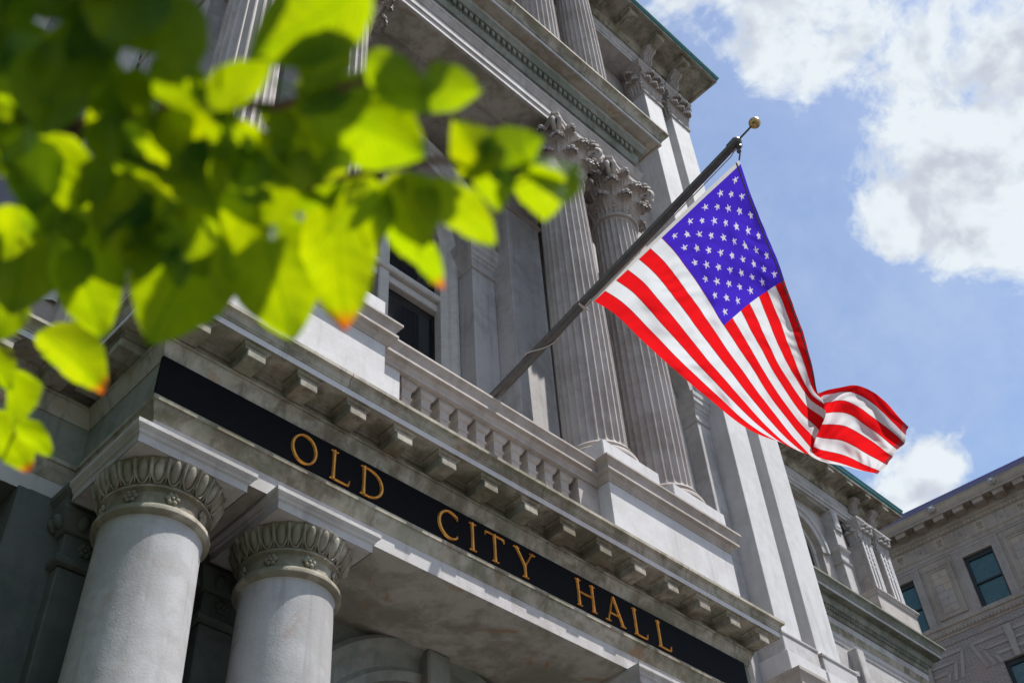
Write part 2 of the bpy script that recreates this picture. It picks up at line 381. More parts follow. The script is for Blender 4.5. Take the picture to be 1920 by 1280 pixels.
for i in range(14):
    a = i * .55; mb.ball((4.12 + .10 * i * .12 + .05 * math.sin(a), 5.93, 4.50 - .02 * i + .03 * math.cos(a * 1.7)), .035, 8, 6, (1, .6, 1))
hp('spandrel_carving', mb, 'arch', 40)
# steps and podium
for i in range(5):
    mb = MB().box(XL - .5 - .0, XR + .5, 4.55 - .32 * (4 - i), 5.96, GZ + .17 * i, GZ + .17 * (i + 1), .01); hp('step', mb, 'stone')

# --- lower columns (Roman Doric, egg and dart, rosettes)
AX = [2.512, 3.494, 6.905, 7.887]; AY = 5.351
ZB = GZ + .85
def lower_column():
    sh = [(.335, ZB + .30), (.338, ZB + .6)]
    for i in range(12):
        t = i / 11; sh.append((.335 - .036 * t ** 1.8, ZB + .8 + (4.085 - ZB - .8) * t))
    sh += [(.300, 4.10), (.31, 4.112)]
    c = part('lower_column', MB().lathe(sh, 56), 'col', hall, 40, (0, 0, 0)); ORG[c] = Vector((0, 0, 0)); 
    part('base', MB().box(-.43, .43, -.43, .43, ZB, ZB + .12, .008).lathe([(.42, ZB + .12), (.44, ZB + .16), (.42, ZB + .2), (.37, ZB + .21), (.36, ZB + .24), (.385, ZB + .27), (.36, ZB + .30), (.335, ZB + .31)], 48), 'col', c, 40)
    part('astragal', MB().lathe([(.30, 4.105), (.325, 4.112), (.342, 4.13), (.342, 4.155), (.328, 4.172), (.312, 4.175), (.312, 4.19), (.305, 4.192)], 56), 'weather', c, 40)
    part('necking', MB().lathe([(.303, 4.19), (.300, 4.235), (.303, 4.272), (.316, 4.284), (.330, 4.288), (.332, 4.302), (.318, 4.306)], 56), 'weather', c, 40)
    part('echinus', MB().lathe([(.314, 4.304), (.322, 4.33), (.352, 4.40), (.384, 4.448), (.388, 4.466)], 56), 'weather', c, 40)
    rose = MB()
    for i in range(6):
        a = i * math.pi / 3; rose.ball((.028 * math.cos(a), -.006, .028 * math.sin(a)), .018, 8, 6, (1, .7, 1))
    rose.ball((0, -.012, 0), .013, 8, 6); rme = rose.mesh('rosette', 'weather', 50)
    for i in range(8):
        a = math.pi / 8 + i * math.pi / 4 + .2
        part('rosette', rme, None, c, None, (.305 * math.cos(a), .305 * math.sin(a), 4.235), (0, 0, a + math.pi / 2))
    egg = MB().ball((0, .002, 0), .078, 12, 8, (.40, .30, 1.0)); eme = egg.mesh('egg', 'weather', 60)
    shell_ = MB().tube([(-.040, .006, .080), (-.042, -.004, .02), (-.034, -.010, -.04), (-.014, -.013, -.078), (.014, -.013, -.078), (.034, -.010, -.04), (.042, -.004, .02), (.040, .006, .080)], .0075, 6); sme = shell_.mesh('egg_shell', 'weather', 60)
    dart = MB().tube([(0, -.002, .075), (0, -.014, 0), (0, -.008, -.075)], [.012, .009, .003], 6); dme = dart.mesh('dart', 'weather', 60)
    n = 24
    for i in range(n):
        a = 2 * math.pi * i / n; rr = .352
        rot = (R(25), 0, a + math.pi / 2)
        part('egg', eme, None, c, None, (rr * math.cos(a), rr * math.sin(a), 4.388), rot)
        part('egg_shell', sme, None, c, None, (rr * math.cos(a), rr * math.sin(a), 4.388), rot)
        a += math.pi / n; part('dart', dme, None, c, None, ((rr + .004) * math.cos(a), (rr + .004) * math.sin(a), 4.388), (R(25), 0, a + math.pi / 2))
    sq = [(-.376, .376), (-.376, -.376), (.376, -.376), (.376, .376), (-.376, .376)]
    ab = MB().box(-.37, .37, -.37, .37, 4.465, 4.598).sweep([(0, 4.462), (.0, 4.518), (.012, 4.528), (.016, 4.545), (.034, 4.562), (.040, 4.570), (.040, 4.598), (0, 4.599)], [(-.376, .376), (-.376, -.376), (.376, -.376), (.376, .376), (-.376, .376)][::1])
    part('abacus', ab, 'stone', c, None)
    return c
c0 = lower_column()
for i, x in enumerate(AX):
    if i == 0:
        c0.location = Vector((x, AY, 0)) - ORG[hall]; ORG[c0] = Vector((x, AY, 0))
    else:
        c = c0.copy(); scene.collection.objects.link(c); ORG[c] = Vector((x, AY, 0)); c.location = ORG[c] - ORG[hall]
        for ch in c0.children:
            d = ch.copy(); scene.collection.objects.link(d); d.parent = c
# --- response pilasters on the wall
def resp_pilaster():
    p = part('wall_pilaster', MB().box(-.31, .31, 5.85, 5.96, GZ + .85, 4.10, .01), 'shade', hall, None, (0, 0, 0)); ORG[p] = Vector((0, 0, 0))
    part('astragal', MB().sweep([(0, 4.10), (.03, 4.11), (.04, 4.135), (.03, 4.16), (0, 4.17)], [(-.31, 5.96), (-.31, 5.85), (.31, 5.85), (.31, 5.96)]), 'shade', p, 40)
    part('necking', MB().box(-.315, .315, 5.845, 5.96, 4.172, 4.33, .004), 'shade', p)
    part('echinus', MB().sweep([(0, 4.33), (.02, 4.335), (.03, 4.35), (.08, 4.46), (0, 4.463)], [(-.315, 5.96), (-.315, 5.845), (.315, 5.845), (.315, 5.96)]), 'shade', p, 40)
    rose = MB()
    for i in range(6):
        a = i * math.pi / 3; rose.ball((.03 * math.cos(a), -.006, .03 * math.sin(a)), .02, 8, 6, (1, .7, 1))
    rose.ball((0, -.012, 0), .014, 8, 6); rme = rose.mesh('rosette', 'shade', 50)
    for dx in (-.17, .17): part('rosette', rme, None, p, None, (dx, 5.845, 4.25))
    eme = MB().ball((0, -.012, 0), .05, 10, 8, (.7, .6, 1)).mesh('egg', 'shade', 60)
    for k in range(5): part('egg', eme, None, p, None, (-.24 + .12 * k, 5.80, 4.40), (R(30), 0, 0))
    for k in range(2): part('egg', eme, None, p, None, (-.36, 5.86 + .07 * k, 4.40), (R(30), 0, R(-90)))
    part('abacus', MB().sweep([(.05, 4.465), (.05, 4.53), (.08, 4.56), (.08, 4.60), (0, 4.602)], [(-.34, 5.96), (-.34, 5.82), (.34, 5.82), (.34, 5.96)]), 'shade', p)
    return p
p0 = resp_pilaster()
for i, x in enumerate(AX):
    if i == 0: p0.location = Vector((x, 0, 0)) - ORG[hall]; ORG[p0] = Vector((x, 0, 0))
    else:
        c = p0.copy(); scene.collection.objects.link(c); c.location = Vector((x, 0, 0)) - ORG[hall]
        for ch in p0.children:
            d = ch.copy(); scene.collection.objects.link(d); d.parent = c

# --- portico entablature
PATH = [(-14, 5.95), (XL, 5.95), (XL, YF), (XR, YF), (XR, 6.02)]
mb = MB().box(XL + .036, XR - .036, YF + .036, 5.955, 4.602, 4.90); hp('lintel', mb, 'soffit')
arch_prof = [(-.03, 4.60), (-.03, 4.742), (-.022, 4.752), (-.018, 4.775), (.0, 4.80), (.012, 4.825), (.016, 4.848), (.03, 4.853), (.03, 4.884), (-.02, 4.886)]
hp('architrave', MB().sweep(arch_prof[:2] + [(-.028, 4.7425)], PATH), 'stone')
hp('architrave_moulding', MB().sweep([(-.04, 4.742)] + arch_prof[1:], PATH), 'weather', 30)
hp('frieze', MB().sweep([(-.02, 4.886), (0, 4.887), (0, 5.215), (-.03, 5.216)], PATH), 'mossy')
hp('frieze', MB().box(XL + .04, XR - .04, YF + .04, 5.95, 4.90, 5.2), 'mossy')
CZ = 5.482
corn = [(-.03, 5.21), (.008, 5.213), (.016, 5.235), (.032, 5.275), (.048, 5.315), (.052, 5.33), (.064, 5.334), (.064, 5.352), (.014, 5.356), (.012, 5.434), (.030, 5.440), (.034, 5.456), (.052, 5.466), (.056, CZ - .001), (.255, CZ)]
hp('cornice_bed', MB().sweep(corn, PATH), 'weather', 35)
hp('corona', MB().sweep([(.2555, CZ), (.2555, 5.535), (.24, 5.536)], PATH), 'pale')
for PTH in (PATH[:3] + [(3.446, YF)], [(3.452, YF), (5.35, YF)], [(5.355, YF), (7.1, YF)], [(7.105, YF)] + PATH[3:]): hp('cornice_crown', MB().sweep([(.235, 5.533), (.262, 5.5355), (.262, 5.548), (.265, 5.556), (.268, 5.557), (.270, 5.575), (.278, 5.600), (.294, 5.612), (.305, 5.616), (.305, 5.646), (.02, 5.665)], PTH), 'weather', 25)
modm = MB().box(-.071, .071, -.225, .01, -.120, -.046, .005).mesh('modillion', 'weather')
capm = MB().box(-.068, .068, -.19, .01, -.05, -.002).sweep([(-.004, -.0465), (.010, -.042), (.014, -.026), (.030, -.016), (.034, -.0015), (-.01, -.001)], [(-.0715, .012), (-.0715, -.195), (.0715, -.195), (.0715, .012)]).mesh('modillion_cap', 'weather')
def modillion(x, y, rz=0):
    o = part('modillion', modm, None, hall, None, (x, y, CZ), (0, 0, rz)); part('cap', capm, None, o, None, (x, y, CZ))
    return o
for i in range(15): modillion(2.722 + .4215 * (i - 1), 5.025)
for i in range(10): modillion(1.86 - .4215 * i, 5.945)
for y in (5.32, 5.74): modillion(XL + .005, y, R(-90)); 
for y in (5.32, 5.74): modillion(XR - .005, y, R(90))
# blocking and balcony floor
hp('balcony_floor', MB().box(XL - .05, XR + .05, 4.90, 6.5, 5.60, 5.69), 'stone')
hp('wall_ledge', MB().box(-14, XL - .05, 5.8, 6.5, 5.60, 5.69), 'stone')

# --- pedestals, rail and balusters
PY = 4.96
CAP = [(-.02, 6.398), (.008, 6.40), (.010, 6.418), (.022, 6.432), (.038, 6.452), (.042, 6.470), (.074, 6.476), (.074, 6.500), (.052, 6.504), (.054, 6.520), (.066, 6.555), (.088, 6.590), (.10, 6.598), (.10, 6.620), (-.05, 6.624)]
def pedestal(x0, x1, py=PY):
    o = hp('pedestal', MB().box(x0, x1, py, 6.0, 5.69, 6.42), 'pale')
    part('plinth', MB().box(x0 - .03, x1 + .03, py - .03, 6.0, 5.685, 5.76, .006), 'pale', o).location = (0, 0, 0)
    q = part('cap', MB().sweep(CAP, [(x0, 6.0), (x0, py), (x1, py), (x1, 6.0)]).box(x0 - .02, x1 + .02, py - .02, 6.0, 6.5, 6.619), 'warm', o, 25)
    return o
ped = pedestal(6.475, 8.225); pedestal(2 * CX - 8.225, 2 * CX - 6.475)
BY = 5.10
hp('balustrade_block', MB().box(6.21, 6.474, BY, BY + .3, 5.69, 6.41), 'warm'); hp('balustrade_block', MB().box(2 * CX - 6.474, 2 * CX - 6.21, BY, BY + .3, 5.69, 6.41), 'pale')
hp('balustrade_rail', MB().sweep(CAP, [(2 * CX - 6.475, BY), (6.475, BY)]).box(2 * CX - 6.475, 6.475, BY - .02, BY + .30, 6.39, 6.619), 'warm', 25)
s2 = math.sqrt(2)
bal = [(.080, 6.40), (.080, 6.352), (.066, 6.318), (.050, 6.304), (.047, 6.238), (.056, 6.232), (.056, 6.212), (.046, 6.206), (.043, 6.12), (.050, 6.04), (.074, 5.95), (.082, 5.88), (.07, 5.82), (.052, 5.785), (.075, 5.77), (.075, 5.69)]
balm = MB().lathe([(r * s2, z) for r, z in bal[::-1]], 4, 0, 0, R(45)).mesh('baluster', 'warm')
for i in range(10): part('baluster', balm, None, hall, None, (4.285 + .2005 * i, BY + .10, 0))

# --- fluted Corinthian columns
def acanthus(hh, ww, curl, r0, r1):
    """leaf standing on the bell; local -Y outward, base at z=0"""
    def fn(u, v):
        a = (u - .5) * 2; t = v
        wd = ww * (.62 + .55 * math.sin(min(t * 1.15, 1) * math.pi * .62)) * (1 - .55 * max(0, t - .8) / .2) * (1 + .14 * math.sin(t * 26))
        if t < .72:
            z = hh * t / .72 * .93; out = r0 + (r1 - r0) * (t / .72) ** 2 + .012
        else:
            q = (t - .72) / .28 * math.pi * .95; z = hh * .93 + curl * .62 * math.sin(q) ; out = r1 + .012 + curl * (1 - math.cos(q)) * .62
        out += .018 * (1 - abs(a)) * (1 - .4 * t) + .010 * math.cos(a * 11) - .028 * a * a
        z -= .03 * a * a * (t > .5) * hh
        return (a * wd, -out, z)
    m_ = MB().grid(9, 16, fn)
    def fn2(u, v):
        p = fn(u, v); return (p[0] * .96, p[1] + .016, p[2] - .004)
    m_.grid(9, 16, fn2)
    for k in range(-3, 4):                      # ruffled lip
        u_ = .5 + k * .13; p = fn(u_, .90); q = .025 + .014 * (1 - abs(k) / 3)
        m_.ball((p[0] * 1.25, p[1] - .006, p[2] - .004 * abs(k)), q, 7, 5, (1, .9, .95))
    for k in range(3):
        for s_ in (-1, 1):
            p = fn(.5 + s_ * .48, .28 + .2 * k); m_.ball((p[0], p[1] - .004, p[2]), .020, 6, 5, (1, .8, 1.5))
    return m_
def volute(r, th):
    pts = []; rad = []
    for i in range(26):
        t = i / 25; a = -math.pi * .5 + t * math.pi * 3.4; rr = r * (1 - .82 * t)
        pts.append((rr * math.cos(a), 0, rr * math.sin(a))); rad.append(th * (1 - .35 * t))
    m_ = MB().tube(pts, rad, 6); return m_
def fluted(z0, z1, r0, r1, nf=24, seg=7):
    rows = []; zs = [z0, z0 + .02, z0 + .05, z0 + .075, z0 + .10, z0 + .14]; k = 9
    zs += [z0 + .14 + (z1 - z0 - .28) * i / k for i in range(1, k + 1)] + [z1 - .10, z1 - .07, z1 - .04, z1 - .015, z1]
    n = nf * seg; vs = []
    for z in zs:
        t = (z - z0) / (z1 - z0); r = r0 - (r0 - r1) * max(0, (t - .25) / .75) ** 1.5
        d = min(z - z0 - .03, z1 - z - .02); e = 0 if d <= 0 else min(1, d / .10); e = math.sqrt(max(0, 1 - (1 - e) ** 2))
        for i in range(n):
            fl, q = divmod(i, seg); u = q / seg * 2 - 1 + 1 / seg; a = 2 * math.pi * (fl + q / seg) / nf
            hw = .74 * (.35 + .65 * e) if e > 0 else 0
            dep = .036 * e * math.sqrt(max(0, 1 - (u / .80) ** 2)) if abs(u) < .80 else 0
            vs.append(((r - dep) * math.cos(a), (r - dep) * math.sin(a), z))
    fs = [(j * n + i, j * n + (i + 1) % n, (j + 1) * n + (i + 1) % n, (j + 1) * n + i) for j in range(len(zs) - 1) for i in range(n)]
    return MB().add(vs, fs)
def corinthian(zp, zs0, zs1, ztop, r0, r1, mat):
    """plinth foot, shaft foot, shaft head, capital top (heights)"""
    c = part('fluted_column', fluted(zs0, zs1, r0, r1), mat, hall, 50, (0, 0, 0)); ORG[c] = Vector((0, 0, 0))
    pl = zp + (zs0 - zp) * .62
    part('plinth', MB().box(-.40, .40, -.40, .40, zp, pl, .008), 'pale', c)
    hh = zs0 - pl
    part('base_torus', MB().lathe([(.37, pl), (.395, pl + hh * .12), (.40, pl + hh * .3), (.385, pl + hh * .45), (.35, pl + hh * .5), (.342, pl + hh * .62), (.352, pl + hh * .68), (.36, pl + hh * .8), (.35, pl + hh * .93), (.325, zs0), (r0 * .9, zs0 + .01)], 48), mat, c, 40)
    H = ztop - zs1
    part('astragal', MB().lathe([(r1, zs1 - .01), (r1 + .03, zs1), (r1 + .04, zs1 + .025), (r1 + .03, zs1 + .05), (r1, zs1 + .055)], 40), mat, c, 40)
    bell = [(r1 - .03, zs1 + .04), (r1 - .03, zs1 + H * .4), (r1 + .0, zs1 + H * .65), (r1 + .09, zs1 + H * .82), (r1 + .12, zs1 + H * .86)]
    part('bell', MB().lathe(bell, 32), mat, c, 40)
    l3 = acanthus(H * .70, .075, .12, r1 - .01, r1 + .10).mesh('acanthus_leaf', mat, 50); l1 = acanthus(H * .24, .115, .115, r1 - .015, r1 + .045).mesh('acanthus_leaf', mat, 50); l2 = acanthus(H * .49, .112, .135, r1 - .015, r1 + .075).mesh('acanthus_leaf', mat, 50)
    for i in range(8):
        a = i * math.pi / 4
        part('acanthus_leaf', l1, None, c, None, (0, 0, zs1 + .05), (0, 0, a + math.pi / 8)); part('acanthus_leaf', l2, None, c, None, (0, 0, zs1 + .05), (0, 0, a)); part('acanthus_leaf', l3, None, c, None, (0, 0, zs1 + .05), (0, 0, a + math.pi / 8))
    vm = volute(.105, .032).mesh('volute', mat, 60); v2 = volute(.065, .020).mesh('volute', mat, 60)
    stem = MB().tube([(0, -(r1 + .02), zs1 + H * .42), (0, -(r1 + .07), zs1 + H * .62), (0, -(r1 + .15), zs1 + H * .80), (0, -(r1 + .20), zs1 + H * .84)], [.035, .04, .045, .03], 6).mesh('caulicole', mat, 60)
    for i in range(4):
        a = math.pi / 4 + i * math.pi / 2; rr = r1 + .215
        part('caulicole', stem, None, c, None, (0, 0, 0), (0, 0, a + math.pi / 2))
        for s_ in (-1, 1):
            part('volute', vm, None, c, None, (rr * math.cos(a) - s_ * .022 * math.sin(a), rr * math.sin(a) + s_ * .022 * math.cos(a), zs1 + H * .80), (0, 0, a + s_ * .25))
        b_ = i * math.pi / 2; rq = r1 + .07
        for s_ in (-1, 1):
            part('volute', v2, None, c, None, (rq * math.cos(b_) - s_ * .075 * math.sin(b_), rq * math.sin(b_) + s_ * .075 * math.cos(b_), zs1 + H * .78), (0, 0, b_ + math.pi / 2 + (math.pi if s_ < 0 else 0)))
    # abacus with hollow sides and cut corners
    out = []; A, cut, dip = .435, .055, .085
    for sd_ in range(4):
        th = sd_ * math.pi / 2
        for i in range(9):
            t = i / 8 * 2 - 1; x = t * (A - cut); y = -(A) + dip * (1 - t * t); out.append((x * math.cos(th) - y * math.sin(th), x * math.sin(th) + y * math.cos(th)))
    n = len(out); z0, z1 = zs1 + H * .865, ztop
    lv = [(.93, z0), (.955, z0 + (z1 - z0) * .35), (.965, z0 + (z1 - z0) * .5), (1, z0 + (z1 - z0) * .6), (1, z1)]
    vs = [(x * k, y * k, z) for k, z in lv for x, y in out]
    fs = [(j * n + i, j * n + (i + 1) % n, (j + 1) * n + (i + 1) % n, (j + 1) * n + i) for j in range(4) for i in range(n)] + [tuple(range(n - 1, -1, -1)), tuple(4 * n + i for i in range(n))]
    part('abacus', MB().add(vs, fs), mat, c, 30)
    fl = MB()
    for i in range(6): fl.ball((.035 * math.cos(i * 1.047), -.012, .035 * math.sin(i * 1.047)), .026, 8, 6, (1, .7, 1))
    fl.ball((0, -.025, 0), .022, 8, 6); fm = fl.mesh('fleuron', mat, 60)
    for i in range(4):
        b_ = i * math.pi / 2 - math.pi / 2; part('fleuron', fm, None, c, None, ((A - dip - .01) * math.cos(b_), (A - dip - .01) * math.sin(b_), z0 + (z1 - z0) * .45), (0, 0, b_ + math.pi / 2))
    return c
UX = [CX - 2.69, CX - 1.685, CX + 1.685, CX + 2.69]; UY = 5.37
def colonnade(proto, xs, y):
    for i, x in enumerate(xs):
        if i == 0: proto.location = Vector((x, y, 0)) - ORG[hall]
        else:
            c = proto.copy(); scene.collection.objects.link(c); c.location = Vector((x, y, 0)) - ORG[hall]
            for ch in proto.children:
                d = ch.copy(); scene.collection.objects.link(d); d.parent = c
colonnade(corinthian(6.62, 7.09, 11.42, 12.31, .312, .272, 'warm'), UX, UY)
colonnade(corinthian(13.66, 14.05, 17.85, 18.75, .30, .262, 'warm'), UX, UY)

# --- second floor wall, windows and piers
YW = 6.56
def bay(cx, half, z0, z1, spring, sill, yi, wall=True):
    """round-headed window: wall, imposts, archivolt, sashes"""
    hp('bay_wall', MB().archwall(cx - 2.6 if cx == CX else cx - half - .75, cx + half + .75 if cx != CX else cx + 2.6, z0, z1, cx, half, spring, YW, .3, 24, sill), 'warm')
    hp('window_frame', MB().archring([(half - .10, -.16), (half - .10, -.06), (half - .06, -.03), (half - .02, -.03), (half, .0), (half + .05, .04), (half + .09, .04), (half + .09, 0)], cx, spring, YW, 28), 'frame', 30)
    for s_ in (-1, 1):
        mb_ = MB(); prof = [(half - .10, .16), (half - .10, .06), (half - .06, .03), (half - .02, .03), (half, 0), (half + .05, -.04), (half + .09, -.04), (half + .09, 0)]
        vs = [(cx + s_ * r, YW + o, z) for z in (sill, spring) for r, o in prof]; k = len(prof)
        mb_.add(vs, [(j, j + 1, k + j + 1, k + j) for j in range(k - 1)]); hp('window_jamb', mb_, 'frame')
    gl = hp('window', MB().box(cx - half, cx + half, YW + .21, YW + .23, sill, spring + half), 'glass')
    part('mullion', MB().box(cx - .075, cx + .075, YW + .09, YW + .21, sill, spring + half * .98, .012), 'frame', gl)
    zt = spring - .95
    part('transom', MB().box(cx - half, cx + half, YW + .06, YW + .21, zt, zt + .10, .015), 'frame', gl); part('transom', MB().box(cx - half + .01, cx + half - .01, YW + .12, YW + .21, zt - .12, zt - .001, .01), 'frame', gl)
    for s_ in (-1, 1):
        part('sash_stile', MB().box(cx + s_ * half * .98 - .05, cx + s_ * half * .98 + .03, YW + .14, YW + .21, sill, spring + .2, .008), 'frame', gl)
        cur = MB()
        def fn(u, v): return (cx + s_ * (.12 + (half - .2) * u), YW + .30 + .03 * math.sin(u * 40), sill + (spring - sill) * v)
        cur.grid(40, 2, fn); part('curtain', cur, 'curtain', gl, 60)
def impost(x0, x1, zb, zt, yi):
    o = hp('impost_pilaster', MB().box(x0, x1, yi, YW + .02, 5.69, zb, .006), 'stone')
    H = zt - zb
    part('impost_cap', MB().sweep([(0, zb), (.022, zb + .012), (.026, zb + .035), (.005, zb + .045), (.005, zb + H * .32), (.02, zb + H * .36), (.028, zb + H * .44), (.045, zb + H * .47), (.052, zb + H * .58), (.075, zb + H * .64), (.075, zb + H * .80), (.09, zb + H * .84), (.095, zt - .01), (0, zt)], [(x0, YW + .02), (x0, yi), (x1, yi), (x1, YW + .02)]), 'stone', o, 25)
    return o
YI = 6.29; IB, IT = 10.25, 10.73
bay(CX, .90, 5.69, 12.33, IT, 6.75, YI); bay(9.40, .84, 5.69, 12.33, IT - .05, 6.75, YI); bay(2 * CX - 9.40, .84, 5.69, 12.33, IT - .05, 6.75, YI)
for s_ in (1, -1):
    def mx_(a, b_): return (CX + (a - CX), CX + (b_ - CX)) if s_ > 0 else (2 * CX - b_, 2 * CX - a)
    impost(*mx_(6.196, 6.56), IB, IT, YI); impost(*mx_(8.12, 8.44), IB, IT, YI); impost(*mx_(10.34, 10.62), IB, IT, YI)
    for a, b_ in ((6.565, 7.135), (7.55, 8.12)):
        x0, x1 = mx_(a, b_); o = hp('pier', MB().box(x0, x1, 6.02, YW + .05, 5.69, 12.33, .006), 'stone')
        part('pier_base', MB().sweep([(0, 6.6), (.05, 6.6), (.05, 6.95), (.03, 6.97), (.035, 7.02), (0, 7.06)], [(x0, YW), (x0, 6.02), (x1, 6.02), (x1, YW)]), 'stone', o, 30)
        part('pier_cap', MB().sweep([(0, 11.44), (.03, 11.45), (.03, 11.5), (.0, 11.51), (.02, 11.8), (.09, 12.1), (.11, 12.15), (.11, 12.32), (0, 12.325)], [(x0, YW), (x0, 6.02), (x1, 6.02), (x1, YW)]), 'warm', o, 30)
for cx_, hf in ((CX, 1.005), (9.40, .95), (2 * CX - 9.40, .95)):
    hp('archivolt', MB().archring([(hf, -.27), (hf, 0), (hf + .10, .01), (hf + .11, .03), (hf + .22, .04), (hf + .24, .07), (hf + .34, .08), (hf + .36, .03), (hf + .36, -.27)], cx_, IT, YI, 36), 'stone', 30)
# --- second floor entablature
EL, ER, EY = 2 * CX - 8.22, 8.22, 5.10
EPATH = [(EL, 6.1), (EL, EY), (ER, EY), (ER, 6.1)]
hp('lintel', MB().box(EL + .02, ER - .02, EY + .02, 6.6, 12.318, 12.9), 'soffit')
hp('lintel_panel', MB().sweep([(-.45, 12.319), (-.45, 12.29), (-.40, 12.275), (-.40, 12.319)], [(EL - .0, 6.8), (EL, EY), (ER, EY), (ER, 6.8)], False), 'soffit')
hp('architrave', MB().sweep([(-.04, 12.312), (0, 12.312), (0, 12.405), (.006, 12.412), (.010, 12.415), (.022, 12.418), (.022, 12.535), (.0, 12.536)], EPATH), 'stone')
hp('architrave_moulding', MB().sweep([(0, 12.535), (.030, 12.545), (.034, 12.57), (.05, 12.60), (.064, 12.64), (.068, 12.66), (.075, 12.665), (.075, 12.70), (.0, 12.705)], EPATH), 'warm', 25)
hp('frieze', MB().sweep([(-.02, 12.70), (.0, 12.704), (0, 12.93), (-.02, 12.931)], EPATH), 'stone')
hp('cornice_bed', MB().sweep([(-.02, 12.925), (.03, 12.932), (.036, 12.95), (.055, 12.985), (.06, 13.00), (.065, 13.02), (.065, 13.135), (.125, 13.14), (.14, 13.165), (.15, 13.20), (.165, 13.225), (.165, 13.25)], EPATH), 'mossy', 25)
hp('cornice_soffit', MB().sweep([(.165, 13.249), (.165, 13.365), (.292, 13.366), (.294, 13.345), (.325, 13.345)], EPATH), 'soffit')
hp('corona', MB().sweep([(.3255, 13.345), (.3255, 13.425), (.31, 13.426)], EPATH), 'stone')
for PTH in (EPATH[:2] + [(4.05, EY)], [(4.057, EY), (5.6, EY)], [(5.607, EY), (6.9, EY)], [(6.907, EY), (7.62, EY)], [(7.627, EY)] + EPATH[2:]): hp('cornice_crown', MB().sweep([(.30, 13.424), (.337, 13.4265), (.337, 13.445), (.345, 13.46), (.355, 13.50), (.385, 13.545), (.415, 13.57), (.425, 13.575), (.425, 13.615), (-.02, 13.66)], PTH), 'weather', 25)
dm = MB().box(-.027, .027, -.045, .01, -.045, .05, .006).mesh('dentil', 'mossy')
n = int((ER - EL) / .0935)
for i in range(n): part('dentil', dm, None, hall, None, (EL + .05 + .0935 * i, EY - .065, 13.085))
hp('cornice_deck', MB().box(EL - .1, ER + .1, 5.0, 6.6, 13.60, 13.668), 'stone')
# --- third floor walls
for cx_, half in ((CX, .95), (9.40, .84), (2 * CX - 9.40, .84)):
    hp('bay_wall', MB().archwall(cx_ - half - (1.65 if cx_ == CX else .42), cx_ + half + (1.65 if cx_ == CX else .42), 12.33, 19.5, cx_, half, 17.25, 6.45, .3, 24, 14.3), 'warm')
    hp('archivolt', MB().archring([(half - .02, -.25), (half - .02, .03), (half + .08, .04), (half + .09, .07), (half + .20, .08), (half + .22, .12), (half + .30, .13), (half + .32, .05), (half + .32, 0)], cx_, 17.25, 6.45, 36), 'stone', 30)
    gl = hp('window', MB().box(cx_ - half, cx_ + half, 6.68, 6.70, 14.3, 18.3), 'glass'); part('mullion', MB().box(cx_ - .06, cx_ + .06, 6.60, 6.68, 14.3, 18.2), 'frame', gl)
for s_ in (1, -1):
    for a, b_ in ((6.565, 7.135), (7.55, 8.12)):
        x0, x1 = mx_(a, b_) if False else ((a, b_) if s_ > 0 else (2 * CX - b_, 2 * CX - a)); hp('pier', MB().box(x0, x1, 6.02, 6.5, 13.6, 19.4, .006), 'stone')

# --- giant corner pilasters
def pil_capital(parent, x0, x1, yf, zb, zt, mat='warm', sc=1.0):
    H = zt - zb; xc = (x0 + x1) / 2; hw = (x1 - x0) / 2
    part('astragal', MB().sweep([(0, zb - .02), (.03, zb - .01), (.035, zb + .02), (.02, zb + .04), (0, zb + .045)], [(x0, yf + .3), (x0, yf), (x1, yf), (x1, yf + .3)]), mat, parent, 40)
    part('bell', MB().sweep([(0, zb + .03), (0, zb + H * .4), (.04, zb + H * .7), (.10, zb + H * .86), (0, zb + H * .87)], [(x0, yf + .3), (x0, yf), (x1, yf), (x1, yf + .3)]), mat, parent)
    part('abacus', MB().sweep([(.09, zb + H * .86), (.12, zb + H * .9), (.14, zb + H * .93), (.14, zt), (0, zt + .002)], [(x0, yf + .3), (x0, yf), (x1, yf), (x1, yf + .3)]), mat, parent)
    lm1 = acanthus(H * .36, .10 * sc, .085 * sc, 0, .04).mesh('acanthus_leaf', mat, 50); lm2 = acanthus(H * .62, .10 * sc, .10 * sc, 0, .07).mesh('acanthus_leaf', mat, 50)
    for k in range(3):
        part('acanthus_leaf', lm1, None, parent, None, (xc + (k - 1) * hw * .78, yf, zb + .04))
        if k < 2: part('acanthus_leaf', lm2, None, parent, None, (xc + (k - .5) * hw * .78, yf, zb + .04))
    for k in range(2):
        part('acanthus_leaf', lm1, None, parent, None, (x0, yf + .08 + k * .15, zb + .04), (0, 0, R(-90)))
    part('acanthus_leaf', lm2, None, parent, None, (x0, yf + .15, zb + .04), (0, 0, R(-90)))
    vm = volute(.10 * sc, .028 * sc).mesh('volute', mat, 60); v2 = volute(.06 * sc, .02 * sc).mesh('volute', mat, 60)
    for k in (-1, 1):
        part('volute', vm, None, parent, None, (xc + k * (hw + .02), yf - .06, zb + H * .76), (0, 0, R(45) * -k if k < 0 else R(-45) + math.pi / 2 * 0))
        part('volute', v2, None, parent, None, (xc + k * .07, yf - .08, zb + H * .76), (0, 0, 0 if k < 0 else math.pi))
    part('fleuron', MB().ball((xc, yf - .13, zb + H * .93), .05 * sc, 10, 8, (1, .7, 1)), mat, parent, 60)
YG = 6.02; GX = [(10.62, 11.115), (11.41, 11.925)]
